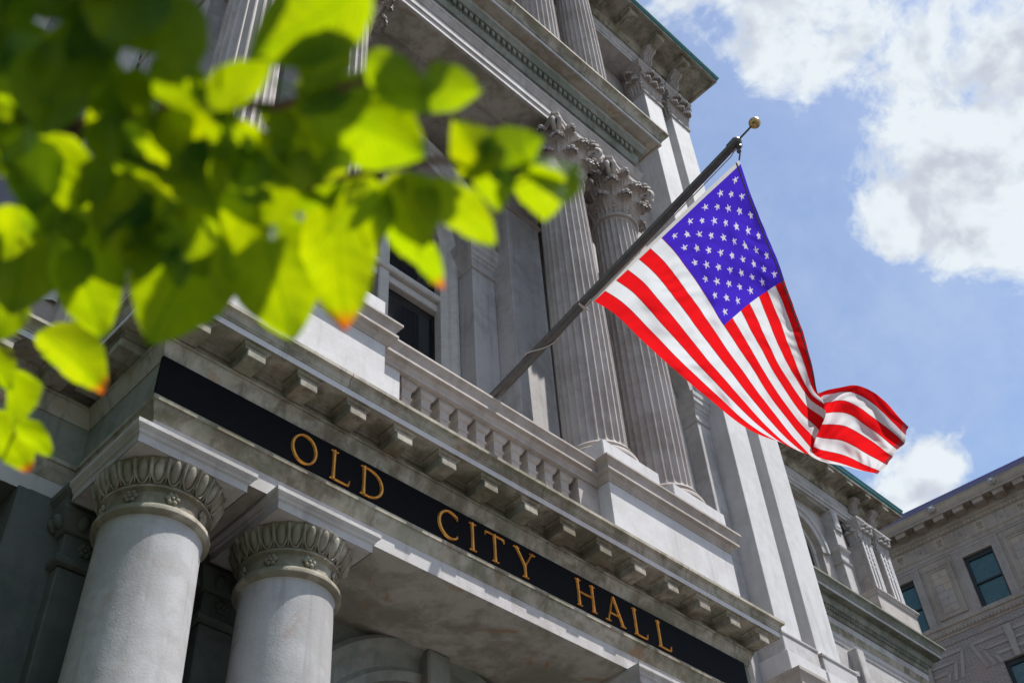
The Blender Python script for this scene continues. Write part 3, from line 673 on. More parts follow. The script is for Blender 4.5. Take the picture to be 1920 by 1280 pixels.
def giant(x0, x1, base=True):
    o = hp('corner_pilaster', MB().box(x0, x1, YG, 6.5, 7.0, 18.42, .006), 'pale')
    part('pilaster_base', MB().box(x0 - .10, x1 + .10, YG - .10, 6.5, 6.66, 6.88, .006).sweep([(.10, 6.88), (.115, 6.895), (.115, 6.915), (.06, 6.93), (.05, 6.96), (.02, 6.99), (0, 7.04)], [(x0, 6.5), (x0, YG), (x1, YG), (x1, 6.5)]), 'stone', o, 25)
    part('pilaster_plinth', MB().box(x0 - .13, x1 + .13, YG - .13, 6.5, 6.36, 6.659, .008), 'pale', o)
    pil_capital(o, x0, x1, YG, 18.42, 19.32)
    return o
for x0, x1 in GX: giant(x0, x1); giant(2 * CX - x1, 2 * CX - x0)
hp('corner_wall', MB().box(10.63, 11.92, 6.25, 10.2, GZ, 19.4), 'warm'); hp('corner_wall', MB().box(2 * CX - 11.92, 2 * CX - 10.63, 6.25, 10.2, GZ, 19.4), 'warm')
# pedestal under the corner pilasters
hp('corner_pedestal', MB().box(10.45, 12.12, 5.82, 6.6, GZ, 6.20), 'stone')
hp('corner_pedestal_cap', MB().sweep([(-.02, 5.98), (.02, 5.985), (.03, 6.03), (.07, 6.08), (.085, 6.12), (.085, 6.15), (.055, 6.16), (.06, 6.19), (.10, 6.27), (.11, 6.28), (.11, 6.32), (-.02, 6.358)], [(10.45, 6.6), (10.45, 5.82), (12.12, 5.82), (12.12, 6.6)]).box(10.44, 12.13, 5.80, 6.6, 6.15, 6.357), 'warm', 25)
hp('side_wall', MB().box(XR, 10.7, 6.3, 6.6, GZ, 5.7), 'stone')
# --- roof entablature and eaves of the centre
TP = [(2 * CX - 11.93, 10.2), (2 * CX - 11.93, YG), (EL, YG), (EL, EY), (ER, EY), (ER, YG), (11.93, YG), (11.93, 10.2)]
hp('architrave', MB().sweep([(-.62, 19.31), (.0, 19.315), (0, 19.39), (.02, 19.40), (.02, 19.48), (.045, 19.50), (.05, 19.54), (.0, 19.545)], TP), 'stone')
hp('frieze', MB().sweep([(-.02, 19.54), (0, 19.544), (0, 19.83), (-.02, 19.832)], TP), 'stone')
hp('cornice_bed', MB().sweep([(-.02, 19.83), (.03, 19.835), (.04, 19.87), (.08, 19.93), (.10, 19.95), (.10, 20.09), (.12, 20.13), (.54, 20.131), (.545, 20.10), (.60, 20.10), (.60, 20.15), (-.02, 20.16)], TP), 'weather', 25)
hp('gutter', MB().sweep([(-.02, 20.15), (.605, 20.151), (.61, 20.175), (.625, 20.18), (.63, 20.21), (.65, 20.235), (.655, 20.26), (-.1, 20.28)], TP), 'copper', 25)
bk_m = MB().box(-.115, .115, -.40, .02, -.19, .0, .008); bk_m.v = [(x, y, z) if y > -.3 else (x, y, z * .8) for x, y, z in bk_m.v]
bk_m = bk_m.mesh('eave_bracket', 'weather'); bk_c = MB().sweep([(0, -.05), (.025, -.03), (.03, .0), (0, .001)], [(-.116, .02), (-.116, -.401), (.116, -.401), (.116, .02)]).mesh('bracket_cap', 'weather')
bk_p = MB().box(-.07, .07, -.30, -.06, -.205, -.189, .004).mesh('bracket_panel', 'weather')
def bracket(x, y, z):
    o = part('eave_bracket', bk_m, None, hall, None, (x, y, z)); part('bracket_cap', bk_c, None, o, None, (x, y, z)); part('bracket_panel', bk_p, None, o, None, (x, y, z))
con = MB()
def scroll(con, w_=.11):
    pts = [(-.04, .0), (-.20, .0), (-.24, -.06), (-.21, -.13), (-.14, -.16), (-.09, -.24), (-.10, -.32), (-.07, -.40), (-.02, -.44)]
    pts2 = [(0, -.46)] + [(0, .02)]
    poly = [(y, z) for y, z in pts] + [(0.02, -.44), (0.02, .0)]
    k = len(poly); con.add([(sx, y, z) for sx in (-w_, w_) for y, z in poly], [tuple(range(k - 1, -1, -1)), tuple(range(k, 2 * k))] + [(i, (i + 1) % k, k + (i + 1) % k, k + i) for i in range(k)])
    for s_ in (-1, 1):
        con.tube([(s_ * w_, -.165 + .055 * (1 - t / 18) * math.cos(t * .7), -.075 + .055 * (1 - t / 18) * math.sin(t * .7)) for t in range(16)], .014, 5)
    for dx in (-.06, 0, .06): con.tube([(dx * w_ / .11, y - .012, z) for y, z in pts[1:]], .017, 5)
    return con
con_m = scroll(con).mesh('console', 'warm', 40)
for k in range(-1, 4):
    x = 10.095 + .783 * k
    if 8.6 < x < 12.2:
        bracket(x, YG - .10, 20.13); bracket(2 * CX - x, YG - .10, 20.13)
for x in (10.868, 11.668): part('console', con_m, None, hall, None, (x, YG - .04, 20.0)); part('console', con_m, None, hall, None, (2 * CX - x, YG - .04, 20.0))
for k in range(8): bracket(EL + .3 + .78 * k, EY - .10, 20.13)
for k in range(4): bk = part('eave_bracket', bk_m, None, hall, None, (11.93 + .10, 6.5 + .8 * k, 20.13), (0, 0, R(90)))
hp('roof', MB().box(2 * CX - 11.9, 11.9, 6.3, 10.2, 20.2, 20.5), 'copper'); hp('roof', MB().box(EL, ER, 5.3, 6.299, 20.2, 20.5), 'copper')

# --- wing
WY, WX1 = 10.1, 23.98
WP = [(11.9, WY), (WX1, WY), (WX1, 20)]
hp('wing_wall', MB().box(11.9, WX1 - .02, WY + .02, 20, GZ, 12.9), 'stone')
hp('wing_architrave', MB().sweep([(-.03, 12.36), (0, 12.362), (0, 12.45), (.02, 12.46), (.02, 12.57), (.03, 12.58)], WP), 'stone')
hp('wing_architrave_moulding', MB().sweep([(.0, 12.575), (.032, 12.58), (.05, 12.63), (.068, 12.68), (.08, 12.69), (.08, 12.73), (0, 12.735)], WP), 'weather', 25)
hp('wing_frieze', MB().sweep([(-.03, 12.73), (0, 12.734), (0, 12.99), (-.03, 12.991)], WP), 'stone')
hp('wing_cornice_bed', MB().sweep([(-.02, 12.985), (.03, 12.99), (.036, 13.01), (.06, 13.04), (.065, 13.06), (.065, 13.16), (.125, 13.165), (.14, 13.19), (.15, 13.22), (.165, 13.25), (.165, 13.36), (.292, 13.362), (.294, 13.34), (.325, 13.34)], WP), 'mossy', 25)
hp('wing_corona', MB().sweep([(.3255, 13.34), (.3255, 13.42), (.31, 13.421)], WP), 'stone')
hp('wing_cornice_crown', MB().sweep([(.30, 13.419), (.337, 13.4215), (.345, 13.455), (.355, 13.50), (.385, 13.54), (.43, 13.56), (.44, 13.565), (.44, 13.605), (-.02, 13.64)], WP), 'mossy', 25)
for i in range(44): part('dentil', dm, None, hall, None, (WX1 - .06 - .0935 * i, WY - .065, 13.11))
# attic storey of the wing
hp('wing_attic', MB().archwall(11.9, 21.55, 13.6, 16.55, 20.36, .76, 15.2, WY + .25, .25, 20, 13.62), 'warm')
hp('wing_attic', MB().box(21.55, WX1 - .3, WY + .25, 20, 13.6, 16.55), 'warm')
hp('wing_soffit', MB().box(11.9, 21.6, WY + .06, WY + .26, 16.50, 16.56), 'soffit')
gl = hp('window', MB().box(19.5, 21.2, WY + .46, WY + .48, 13.6, 16.1), 'glass')
part('window_frame', MB().archring([(.66, .0), (.66, .06), (.74, .08), (.76, .0)], 20.36, 15.2, WY + .46, 20).box(21.02, 21.12, WY + .40, WY + .46, 13.6, 15.2).box(20.32, 20.40, WY + .40, WY + .46, 13.6, 15.9), 'frame', gl)
hp('window_surround', MB().archring([(.76, 0), (.76, .03), (.88, .05), (.90, .09), (.98, .09), (.98, 0)], 20.36, 15.2, WY + .25, 28), 'stone', 30)
o = hp('wing_impost', MB().box(21.55, 21.86, WY + .02, WY + .3, 13.6, 15.0, .006), 'stone')
part('impost_cap', MB().sweep([(0, 15.0), (.03, 15.01), (.04, 15.05), (.0, 15.06), (.01, 15.32), (.06, 15.36), (.08, 15.42), (.03, 15.44), (.03, 15.9), (.0, 15.91)], [(21.55, WY + .3), (21.55, WY + .02), (21.86, WY + .02), (21.86, WY + .3)]), 'stone', o, 25)
part('console', MB().box(21.58, 21.83, WY - .06, WY + .3, 15.9, 16.52, .02), 'stone', o)
part('console_panel', MB().box(21.63, 21.78, WY - .075, WY - .05, 16.0, 16.42, .01), 'pale', o)
def wing_pil(x0, x1):
    o = hp('wing_pilaster', MB().box(x0, x1, WY - .12, WY + .3, 14.55, 15.98, .004), 'warm')
    w_ = (x1 - x0) / 4
    for k in range(3):
        x = x0 + (x1 - x0) * (k + .5) / 3; part('fillet', MB().box(x0 + (x1 - x0) * k / 3 + .012, x0 + (x1 - x0) * k / 3 + .07, WY - .145, WY - .12, 14.6, 15.96), 'pale', o)
    part('fillet', MB().box(x1 - .06, x1 - .004, WY - .145, WY - .12, 14.6, 15.96), 'pale', o)
    for k in range(3):
        for q in range(5): part('cable', MB().box(x0 + .085 + k * .15, x0 + .135 + k * .15, WY - .142, WY - .12, 15.30 + q * .13, 15.34 + q * .13), 'pale', o)
    pil_capital(o, x0, x1, WY - .12, 15.99, 16.58, 'stone', .8)
for x0, x1 in ((22.53, 22.98), (23.32, 23.78)): wing_pil(x0, x1)
hp('wing_pedestal', MB().box(22.3, WX1 + .02, WY - .2, WY + .3, 13.6, 14.35).sweep([(0, 14.35), (.04, 14.37), (.05, 14.42), (.09, 14.47), (.09, 14.5), (-.05, 14.56)], [(22.35, WY + .3), (22.35, WY - .18), (WX1, WY - .18), (WX1, WY + 2)]), 'warm', 25)
WP2 = [(11.9, WY), (WX1 - .02, WY), (WX1 - .02, 20)]
hp('wing_architrave', MB().sweep([(-.1, 16.555), (.0, 16.56), (0, 16.64), (.03, 16.65), (.03, 16.74), (.06, 16.77), (.06, 16.80), (0, 16.805)], WP2), 'stone')
hp('wing_frieze', MB().sweep([(-.02, 16.80), (0, 16.804), (0, 17.10), (-.02, 17.101)], WP2), 'stone')
hp('wing_eave', MB().sweep([(-.02, 17.09), (.03, 17.10), (.05, 17.15), (.09, 17.21), (.10, 17.23), (.10, 17.36), (.12, 17.40), (.48, 17.401), (.485, 17.375), (.53, 17.375), (.53, 17.42), (-.02, 17.43)], WP2), 'weather', 25)
hp('wing_gutter', MB().sweep([(-.02, 17.425), (.535, 17.426), (.54, 17.47), (.56, 17.48), (.565, 17.54), (.585, 17.58), (-.1, 17.61)], WP2), 'copper', 25)
for k in range(6): bracket(23.72 - .80 * k, WY - .10, 17.40)
for x in (22.75, 23.55): part('console', con_m, None, hall, None, (x, WY - .04, 17.30))
hp('wing_roof', MB().box(11.9, WX1, WY, 20, 17.5, 17.8), 'copper')
# lower window head of the wing, just under the architrave
for cx_ in (17.6, 20.6):
    hp('wing_window_hood', MB().archring([(.75, 0), (.75, .06), (.9, .09), (.95, .15), (1.05, .15), (1.05, 0)], cx_, 10.7, WY + .02, 24), 'stone', 30)
    hp('window', MB().archring([(.01, -.0), (.75, .003)], cx_, 10.7, WY + .018, 24), 'glass')
    hp('wing_keystone', MB().box(cx_ - .14, cx_ + .14, WY - .2, WY + .03, 11.4, 12.3, .02), 'stone')
hp('wing_pilaster', MB().box(18.7, 19.25, WY - .1, WY + .1, 2, 11.6), 'stone'); hp('wing_pilaster', MB().box(22.6, 23.2, WY - .1, WY + .1, 2, 11.6), 'stone')
# left flank (behind the foliage)
hp('left_wall', MB().box(-14, 2 * CX - 11.9, 6.4, 20, GZ, 17.5), 'stone')

# ------------------------------------------------------------------ the name board
board = thing('name_board', 'long black board with gilt capital letters under the stone brackets', 'sign', (CX, 5.02, 4.885))
bb = part('board', MB().box(2.185, 8.10, 5.0, 5.03, 4.888, 5.208, .004), 'board', board)
LZ0, LH = 4.912, .246; LY = 4.999
def ridge(pts, wid, hgt=.016, y=LY, closed=False):
    m_ = MB(); pts = [Vector((p[0], 0, p[1])) for p in pts]; k = len(pts); vs = []
    ww = wid if isinstance(wid, (list, tuple)) else [wid] * k
    for i, p in enumerate(pts):
        if closed: t = pts[(i + 1) % k] - pts[i - 1]
        else: t = pts[min(i + 1, k - 1)] - pts[max(i - 1, 0)]
        t.normalize(); nn = Vector((-t.z, 0, t.x)); h_ = ww[i] / 2
        for q, yy in ((-h_, 0), (-h_ * .55, -hgt * .8), (0, -hgt), (h_ * .55, -hgt * .8), (h_, 0)): vs.append((p.x + nn.x * q, y + yy, p.z + nn.z * q))
    fs = []; e = k if closed else k - 1
    for i in range(e):
        a, b_ = i * 5, ((i + 1) % k) * 5
        for j in range(4): fs.append((a + j, a + j + 1, b_ + j + 1, b_ + j))
    if not closed: fs += [(0, 1, 2, 3, 4), tuple((k - 1) * 5 + j for j in (4, 3, 2, 1, 0))]
    return m_.add(vs, fs)
TH, TN, SE = .0275, .0155, .0105
def serif(m_, x, z, w_): 
    q = ridge([(x - w_, z), (x - w_ * .4, z), (x, z), (x + w_ * .4, z), (x + w_, z)], [SE * .8, SE, SE * 1.5, SE, SE * .8], .013); m_.add(q.v, q.f)
def addr(m_, *a, **k): q = ridge(*a, **k); m_.add(q.v, q.f)
def letter(ch, x0, x1):
    m_ = MB(); z0, z1 = LZ0, LZ0 + LH; w_ = x1 - x0; xc = (x0 + x1) / 2; zc = (z0 + z1) / 2; e = .006
    def stem(xa, za, xb, zb, t=TH): addr(m_, [(xa + (xb - xa) * i / 4, za + (zb - za) * i / 4) for i in range(5)], [t * 1.18, t * .98, t * .9, t * .98, t * 1.18])
    if ch == 'O':
        pts = []; wd = []
        for i in range(40):
            a = 2 * math.pi * i / 40; pts.append((xc + (w_ / 2 - .014) * math.cos(a), zc + (LH / 2 - .006) * math.sin(a))); wd.append(TN + (TH - TN) * abs(math.cos(a - .3)))
        addr(m_, pts, wd, closed=True)
    elif ch == 'C':
        pts = []; wd = []
        for i in range(31):
            a = R(48) + R(262) * i / 30; pts.append((xc + .016 + (w_ / 2 - .0) * math.cos(a) * 1.05, zc + (LH / 2 - .006) * math.sin(a))); wd.append(TN + (TH - TN) * max(0, -math.cos(a - .15)) + .004)
        addr(m_, pts, wd); addr(m_, [(pts[0][0] + .004, pts[0][1] + .018), (pts[0][0] + .004, pts[0][1]), (pts[0][0] + .006, pts[0][1] - .022)], [.006, .018, .006], .013)
        addr(m_, [(pts[-1][0] + .004, pts[-1][1] + .020), (pts[-1][0], pts[-1][1])], [.006, .02], .013)
    elif ch == 'L':
        xs = x0 + .035; stem(xs, z0, xs, z1); serif(m_, xs, z1 - e, .030); addr(m_, [(x0 + .004, z0 + e), (xs, z0 + e + .001), (x1 - .03, z0 + e), (x1 - .008, z0 + e + .004)], [SE, SE * 1.5, SE * 1.2, SE * 1.6], .013); addr(m_, [(x1 - .010, z0 + e), (x1 - .004, z0 + .03), (x1, z0 + .052)], [.02, .014, .006], .013)
    elif ch == 'D':
        xs = x0 + .032; stem(xs, z0, xs, z1); serif(m_, xs - .008, z1 - e, .024); serif(m_, xs - .008, z0 + e, .024)
        pts = [(xs, z1 - e)]; wd = [TN]
        for i in range(21):
            a = R(90) - R(180) * i / 20; pts.append((xs + .035 + (x1 - xs - .052) * math.cos(a), zc + (LH / 2 - e) * math.sin(a))); wd.append(TN * .85 + (TH - TN * .85) * math.cos(a))
        pts.append((xs, z0 + e)); wd.append(TN); addr(m_, pts, wd)
    elif ch == 'I':
        stem(xc, z0, xc, z1); serif(m_, xc, z1 - e, .034); serif(m_, xc, z0 + e, .034)
    elif ch == 'T':
        stem(xc, z0, xc, z1); serif(m_, xc, z0 + e, .034); addr(m_, [(x0, z1 - .012), (x0 + .02, z1 - e), (xc, z1 - e), (x1 - .02, z1 - e), (x1, z1 - .012)], [.02, SE * 1.2, SE * 1.3, SE * 1.2, .02], .013)
        addr(m_, [(x0 + .002, z1 - .004), (x0 - .004, z1 - .042)], [.018, .006], .013); addr(m_, [(x1 - .002, z1 - .004), (x1 + .004, z1 - .042)], [.018, .006], .013)
    elif ch == 'Y':
        stem(xc, z0, xc, zc - .01); stem(xc, zc - .02, x0 + .03, z1, TH * .95); stem(xc, zc - .02, x1 - .03, z1, TN * 1.05); serif(m_, xc, z0 + e, .034); serif(m_, x0 + .03, z1 - e, .032); serif(m_, x1 - .03, z1 - e, .030)
    elif ch == 'H':
        for xs in (x0 + .03, x1 - .03): stem(xs, z0, xs, z1); serif(m_, xs, z1 - e, .030); serif(m_, xs, z0 + e, .030)
        addr(m_, [(x0 + .03, zc + .008), (x1 - .03, zc + .008)], TN * .9)
    elif ch == 'A':
        stem(x0 + .03, z0, xc - .004, z1, TN); stem(x1 - .03, z0, xc + .002, z1, TH); serif(m_, x0 + .03, z0 + e, .030); serif(m_, x1 - .03, z0 + e, .030)
        f = .34; addr(m_, [(x0 + .03 + (xc - x0 - .03) * f, z0 + LH * f), (x1 - .03 - (x1 - .03 - xc) * f, z0 + LH * f)], TN * .85)
    return m_
for ch, a, b_ in (('O', 3.176, 3.392), ('L', 3.495, 3.665), ('D', 3.757, 3.965), ('C', 4.466, 4.660), ('I', 4.765, 4.841), ('T', 4.935, 5.122), ('Y', 5.225, 5.455),
                  ('H', 5.90, 6.125), ('A', 6.225, 6.465), ('L', 6.565, 6.735), ('L', 6.862, 7.032)):
    o = part('letter', letter(ch, a, b_), 'gold', board, 40); o['label'] = 'gilt serif capital letter ' + ch

# ------------------------------------------------------------------ flagpole and flag
pole = thing('flagpole', 'dark metal flagpole with brass ball leaning out over the balustrade', 'flagpole', (5.2, 5.15, 6.715))
A_, B_ = Vector((5.2, 5.25, 6.69)), Vector((5.2, 2.229, 7.48)); D_ = (B_ - A_).normalized()
pts = [A_ + (B_ - A_) * i / 12 for i in range(13)]
part('shaft', MB().tube(pts, [.048 - .014 * i / 12 for i in range(13)], 20), 'pole', pole, 60)
part('truck', MB().tube([B_ - D_ * .10, B_ - D_ * .02, B_, B_ + D_ * .015], [.043, .045, .036, .016], 12).tube([B_ - D_ * .02 + Vector((.03, 0, -.03)), B_ - D_ * .02 + Vector((.0, 0, -.075))], .022, 8), 'pole', pole, 50)
part('spindle', MB().tube([B_, B_ + D_ * .15], .0085, 8), 'pole', pole, 60)
bc = B_ + D_ * .175; part('ball', MB().ball(bc, .047, 24, 16), 'ball', pole, 80)
part('foot_socket', MB().tube([A_ - D_ * .02, A_ + D_ * .12], .075, 16).box(5.12, 5.28, 5.2, 5.3, 6.60, 6.72, .01), 'pole', pole, 50)
def on_pole(t, dx=0, dz=0, dy=0): return A_ + (B_ - A_) * t + Vector((dx, dy, dz))
rp = []
for i in range(60):
    t = i / 59; a = t * 9.5; rp.append(on_pole(.12 + t * .30, (.056 - .006 * t) * math.cos(a), (.056 - .006 * t) * math.sin(a)))
part('halyard', MB().tube(rp, .006, 6), 'rope', pole, 60)
cr_ = [on_pole(.42, 0, -.055), on_pole(.6, -.0, -.075), on_pole(.8, 0, -.085), on_pole(.965, 0, -.09), on_pole(.985, 0, -.06)]
part('halyard', MB().tube(cr_, .0055, 6), 'rope', pole, 60)
part('cleat', MB().tube([on_pole(.42, -.06, -.05), on_pole(.42, .0, -.06), on_pole(.42, .06, -.05)], [.008, .014, .008], 8), 'rope', pole, 60)

def at(px, py, dist): return ray(px, py) * dist
# control net of the cloth: rows along the fly (u), columns down the hoist (v): picture direction and distance
US = [0, .10, .22, .33, .45, .56, .635, .675, .71, .755, .83, .91, 1.0]
VS = [0, .12, .27, .54, .78, 1.0]
NET = [
 [(1386, 300, 9.27), (1352, 332, 9.29), (1310, 371, 9.33), (1236, 441, 9.40), (1169, 504, 9.47), (1108, 561, 9.54)],
 [(1406, 358, 9.24), (1376, 383, 9.25), (1340, 415, 9.28), (1270, 478, 9.36), (1208, 535, 9.46), (1152, 588, 9.55)],
 [(1437, 440, 9.22), (1410, 460, 9.19), (1376, 485, 9.22), (1313, 540, 9.33), (1256, 592, 9.46), (1206, 640, 9.55)],
 [(1466, 512, 9.24), (1441, 528, 9.14), (1408, 550, 9.18), (1351, 599, 9.31), (1302, 648, 9.47), (1262, 690, 9.56)],
 [(1494, 590, 9.27), (1471, 604, 9.13), (1441, 622, 9.17), (1396, 668, 9.31), (1358, 713, 9.48), (1330, 748, 9.58)],
 [(1517, 668, 9.29), (1498, 676, 9.14), (1473, 691, 9.19), (1440, 737, 9.33), (1415, 778, 9.50), (1396, 800, 9.62)],
 [(1531, 722, 9.30), (1522, 734, 9.12), (1513, 752, 9.12), (1488, 800, 9.28), (1466, 826, 9.54), (1456, 826, 9.72)],
 [(1534, 737, 9.33), (1540, 752, 9.12), (1545, 776, 9.10), (1520, 838, 9.26), (1500, 846, 9.60), (1492, 826, 9.82)],
 [(1537, 737, 9.40), (1534, 752, 9.30), (1533, 786, 9.32), (1523, 848, 9.40), (1518, 846, 9.66), (1520, 812, 9.90)],
 [(1556, 730, 9.42), (1548, 746, 9.36), (1543, 785, 9.40), (1538, 858, 9.46), (1540, 852, 9.70), (1548, 798, 9.95)],
 [(1604, 722, 9.40), (1596, 744, 9.24), (1586, 786, 9.28), (1576, 868, 9.42), (1580, 852, 9.70), (1590, 776, 9.96)],
 [(1655, 748, 9.42), (1646, 776, 9.26), (1632, 815, 9.30), (1612, 880, 9.44), (1620, 850, 9.72), (1630, 758, 10.0)],
 [(1704, 800, 9.44), (1694, 823, 9.31), (1680, 849, 9.34), (1648, 889, 9.50), (1660, 845, 9.78), (1662, 754, 10.04)]]
NETP = [[at(*p) for p in row] for row in NET]
def cr1(xs, ps, x):
    i = 0
    while i < len(xs) - 2 and x > xs[i + 1]: i += 1
    x0, x1 = xs[i], xs[i + 1]; t = (x - x0) / (x1 - x0); p1, p2 = ps[i], ps[i + 1]
    m1 = (ps[i + 1] - ps[i - 1]) / (xs[i + 1] - xs[i - 1]) if i > 0 else (p2 - p1) / (x1 - x0)
    m2 = (ps[i + 2] - ps[i]) / (xs[i + 2] - xs[i]) if i < len(xs) - 2 else (p2 - p1) / (x1 - x0)
    h = x1 - x0; t2, t3 = t * t, t * t * t
    return p1 * (2 * t3 - 3 * t2 + 1) + m1 * h * (t3 - 2 * t2 + t) + p2 * (-2 * t3 + 3 * t2) + m2 * h * (t3 - t2)
def cloth_pt(u, v):
    p = cr1(US, [cr1(VS, row, v) for row in NETP], u)
    e = min(1, u * 6); n_ = f_
    wr = .016 * math.sin(u * 21 + v * 9 + 2 * math.sin(v * 5)) + .009 * math.sin(v * 31 - u * 26) + 0.0042 * math.sin(u * 150 + 40 * v + 6 * noise.noise(Vector((u * 6, v * 9, 1)))) * (.5 + noise.noise(Vector((u * 7, v * 7, 9)))) + .026 * noise.noise(Vector((u * 5, v * 6, 3.1))) + .006 * math.sin(u * 60 + v * 22 + 3 * noise.noise(Vector((u * 4, v * 4, 0)))) + .010 * noise.noise(Vector((u * 15, v * 15, 7)))
    wr *= 1 + 1.2 * max(0, min(1, (u - .62) / .1))
    return p + n_ * wr * e
flag = thing('national_flag', 'red white and blue striped flag with white stars hanging from the leaning pole', 'flag', tuple(at(1108, 561, 9.54)))
NU = 300; CU = .350; SP = 22
CV = 7 / 13
STARS = []
for rw in range(9):
    for cl in range(6 if rw % 2 == 0 else 5):
        STARS.append((.014 + (CU - .014) * ((2 * cl + 1 + (rw % 2)) / 12), CV * (rw + 1) / 10))
def in_star(u, v):
    for u0, v0 in STARS:
        a_, b_ = (u - u0) * 1.62, v - v0            # the same length along the fly and down the hoist
        d2 = a_ * a_ + b_ * b_
        if d2 > (.0205) ** 2: continue
        th = abs((math.atan2(a_, -b_) + math.pi / 5) % (2 * math.pi / 5) - math.pi / 5)      # 0 on an arm, 36 degrees between arms
        r0_, r1_ = .0205, .0082; x1, y1 = r1_ * math.cos(math.pi / 5), r1_ * math.sin(math.pi / 5)
        px_, py_ = math.sqrt(d2) * math.cos(th), math.sqrt(d2) * math.sin(th)
        if (x1 - r0_) * py_ - y1 * (px_ - r0_) > 0: return True
    return False
ucut = sorted(set([i / NU for i in range(NU + 1)] + [CU]))
fm = MB()
rows = SP * 13
nv = rows + 1
for u in ucut:
    for j in range(nv): fm.v.append(tuple(cloth_pt(u, j / rows)))
for i in range(len(ucut) - 1):
    um = (ucut[i] + ucut[i + 1]) / 2
    for j in range(rows):
        k = j // SP; vm2 = (j + .5) / rows
        mi = 3 if um < .013 else (2 if (um < CU and k < 7) else (0 if k % 2 == 0 else 1))
        if mi == 2 and in_star(um, vm2): mi = 4
        elif mi in (0, 1) and j % SP == 0 and j > 0: mi = 5
        elif um > .988: mi = 5 if mi == 0 else 3
        fm.f.append((i * nv + j, (i + 1) * nv + j, (i + 1) * nv + j + 1, i * nv + j + 1)); fm.mi.append(mi)
fo = part('cloth', fm, ['red', 'white', 'blue', 'hoist', 'star', 'seam'], flag, 180)
ed = [cloth_pt(i / 40 * .68, .022) - f_ * .014 for i in range(41)]
part('edge_cord', MB().tube(ed, .006, 6), 'darkrope', fo, 60)
tp = cloth_pt(0, 0); tr_ = B_ - D_ * .02 + Vector((0, 0, -.08))
part('snap_chain', MB().tube([tr_, tr_ * .5 + tp * .5 + Vector((.012, 0, 0)), tp], .007, 6).ball(tr_ * .7 + tp * .3, .02, 8, 6), 'darkrope', fo, 60)
bp_ = cloth_pt(0, 1); part('hoist_tie', MB().tube([bp_, bp_ * .5 + on_pole(.42, 0, -.06) * .5, on_pole(.42, 0, -.06)], .008, 6), 'rope', fo, 60)

# ------------------------------------------------------------------ the office block across the side street
al = R(5.3)
blk = thing('office_block', 'brown terracotta and brick office block with bracketed cornice and lion heads', 'building', (36 , 0, GZ))
blk.rotation_euler = (0, 0, -math.pi / 2 + al); ORG[blk] = Vector((0, 0, GZ))
def bp2(name, mb, mat, smooth=None, parent=None): 
    o = part(name, mb, mat, parent or blk, smooth, (0, 0, 0))
    if parent is not None: o.location = (0, 0, 0); ORG[o] = ORG[parent]
    return o
S0, S1 = -24.0, 2.0          # local x range (x = -s)
FP = [(S0, 0), (S1, 0), (S1, 14)]
# brick wall with window openings
def strip_wall(name, z0, z1, holes, mat, y=0.0, x0=S0, x1=S1, dep=.25):
    xs = x0
    for a, b_ in sorted(holes) + [(x1 - .002, None)]:
        bp2(name, MB().box(xs, a, y, y + dep, z0, z1 - .002), mat); xs = b_
PB = 2.93; WC = [-11.65 - PB + PB * k for k in range(-2, 6)]     # window centres, local x
WC = [c for c in WC if S0 + 1 < c < S1 - 1]
H5 = [(c - .53, c + .53) for c in WC]
strip_wall('wall', 20.17, 22.17, H5, 'terra'); bp2('wall', MB().box(S0, S1 - .002, .002, .5, 22.17, 24.0), 'terra'); bp2('wall', MB().box(S0, S1 - .002, .26, 14, GZ, 24.2), 'black')
for lv in range(4):
    zt = 18.21 - lv * 3.6; strip_wall('wall', zt - 2.1, zt, H5, 'brick'); 
    zb = 20.17 if lv == 0 else zt + 3.6 - 2.1
    bp2('wall', MB().box(S0, S1 - .002, .0, .25, zt, zb - .002), 'brick')
bp2('wall', MB().box(S0, S1 - .002, .0, .25, GZ, 18.21 - 3 * 3.6 - 2.1), 'brick')
bp2('flank_wall', MB().box(S1 - .003, S1, 0, 14, GZ, 24.0), 'brick')
for c in WC:
    for zt, zb in [(22.17, 20.17)] + [(18.21 - lv * 3.6, 16.11 - lv * 3.6) for lv in range(2)]:
        fr = bp2('window', MB().box(c - .53, c + .53, .10, .24, zb, zb + .06).box(c - .53, c + .53, .10, .24, zt - .17, zt).box(c - .53, c - .42, .10, .24, zb + .06, zt - .17).box(c + .46, c + .53, .10, .24, zb + .06, zt - .17).box(c - .42, c + .46, .13, .2, (zt + zb) / 2 - .08, (zt + zb) / 2 - .02), 'black')
        bp2('pane', MB().box(c - .42, c + .46, .155, .165, (zt + zb) / 2 - .05, zt - .17), 'tglass', None, fr); bp2('pane', MB().box(c - .42, c + .46, .185, .195, zb + .05, (zt + zb) / 2 - .05), 'tglass', None, fr)
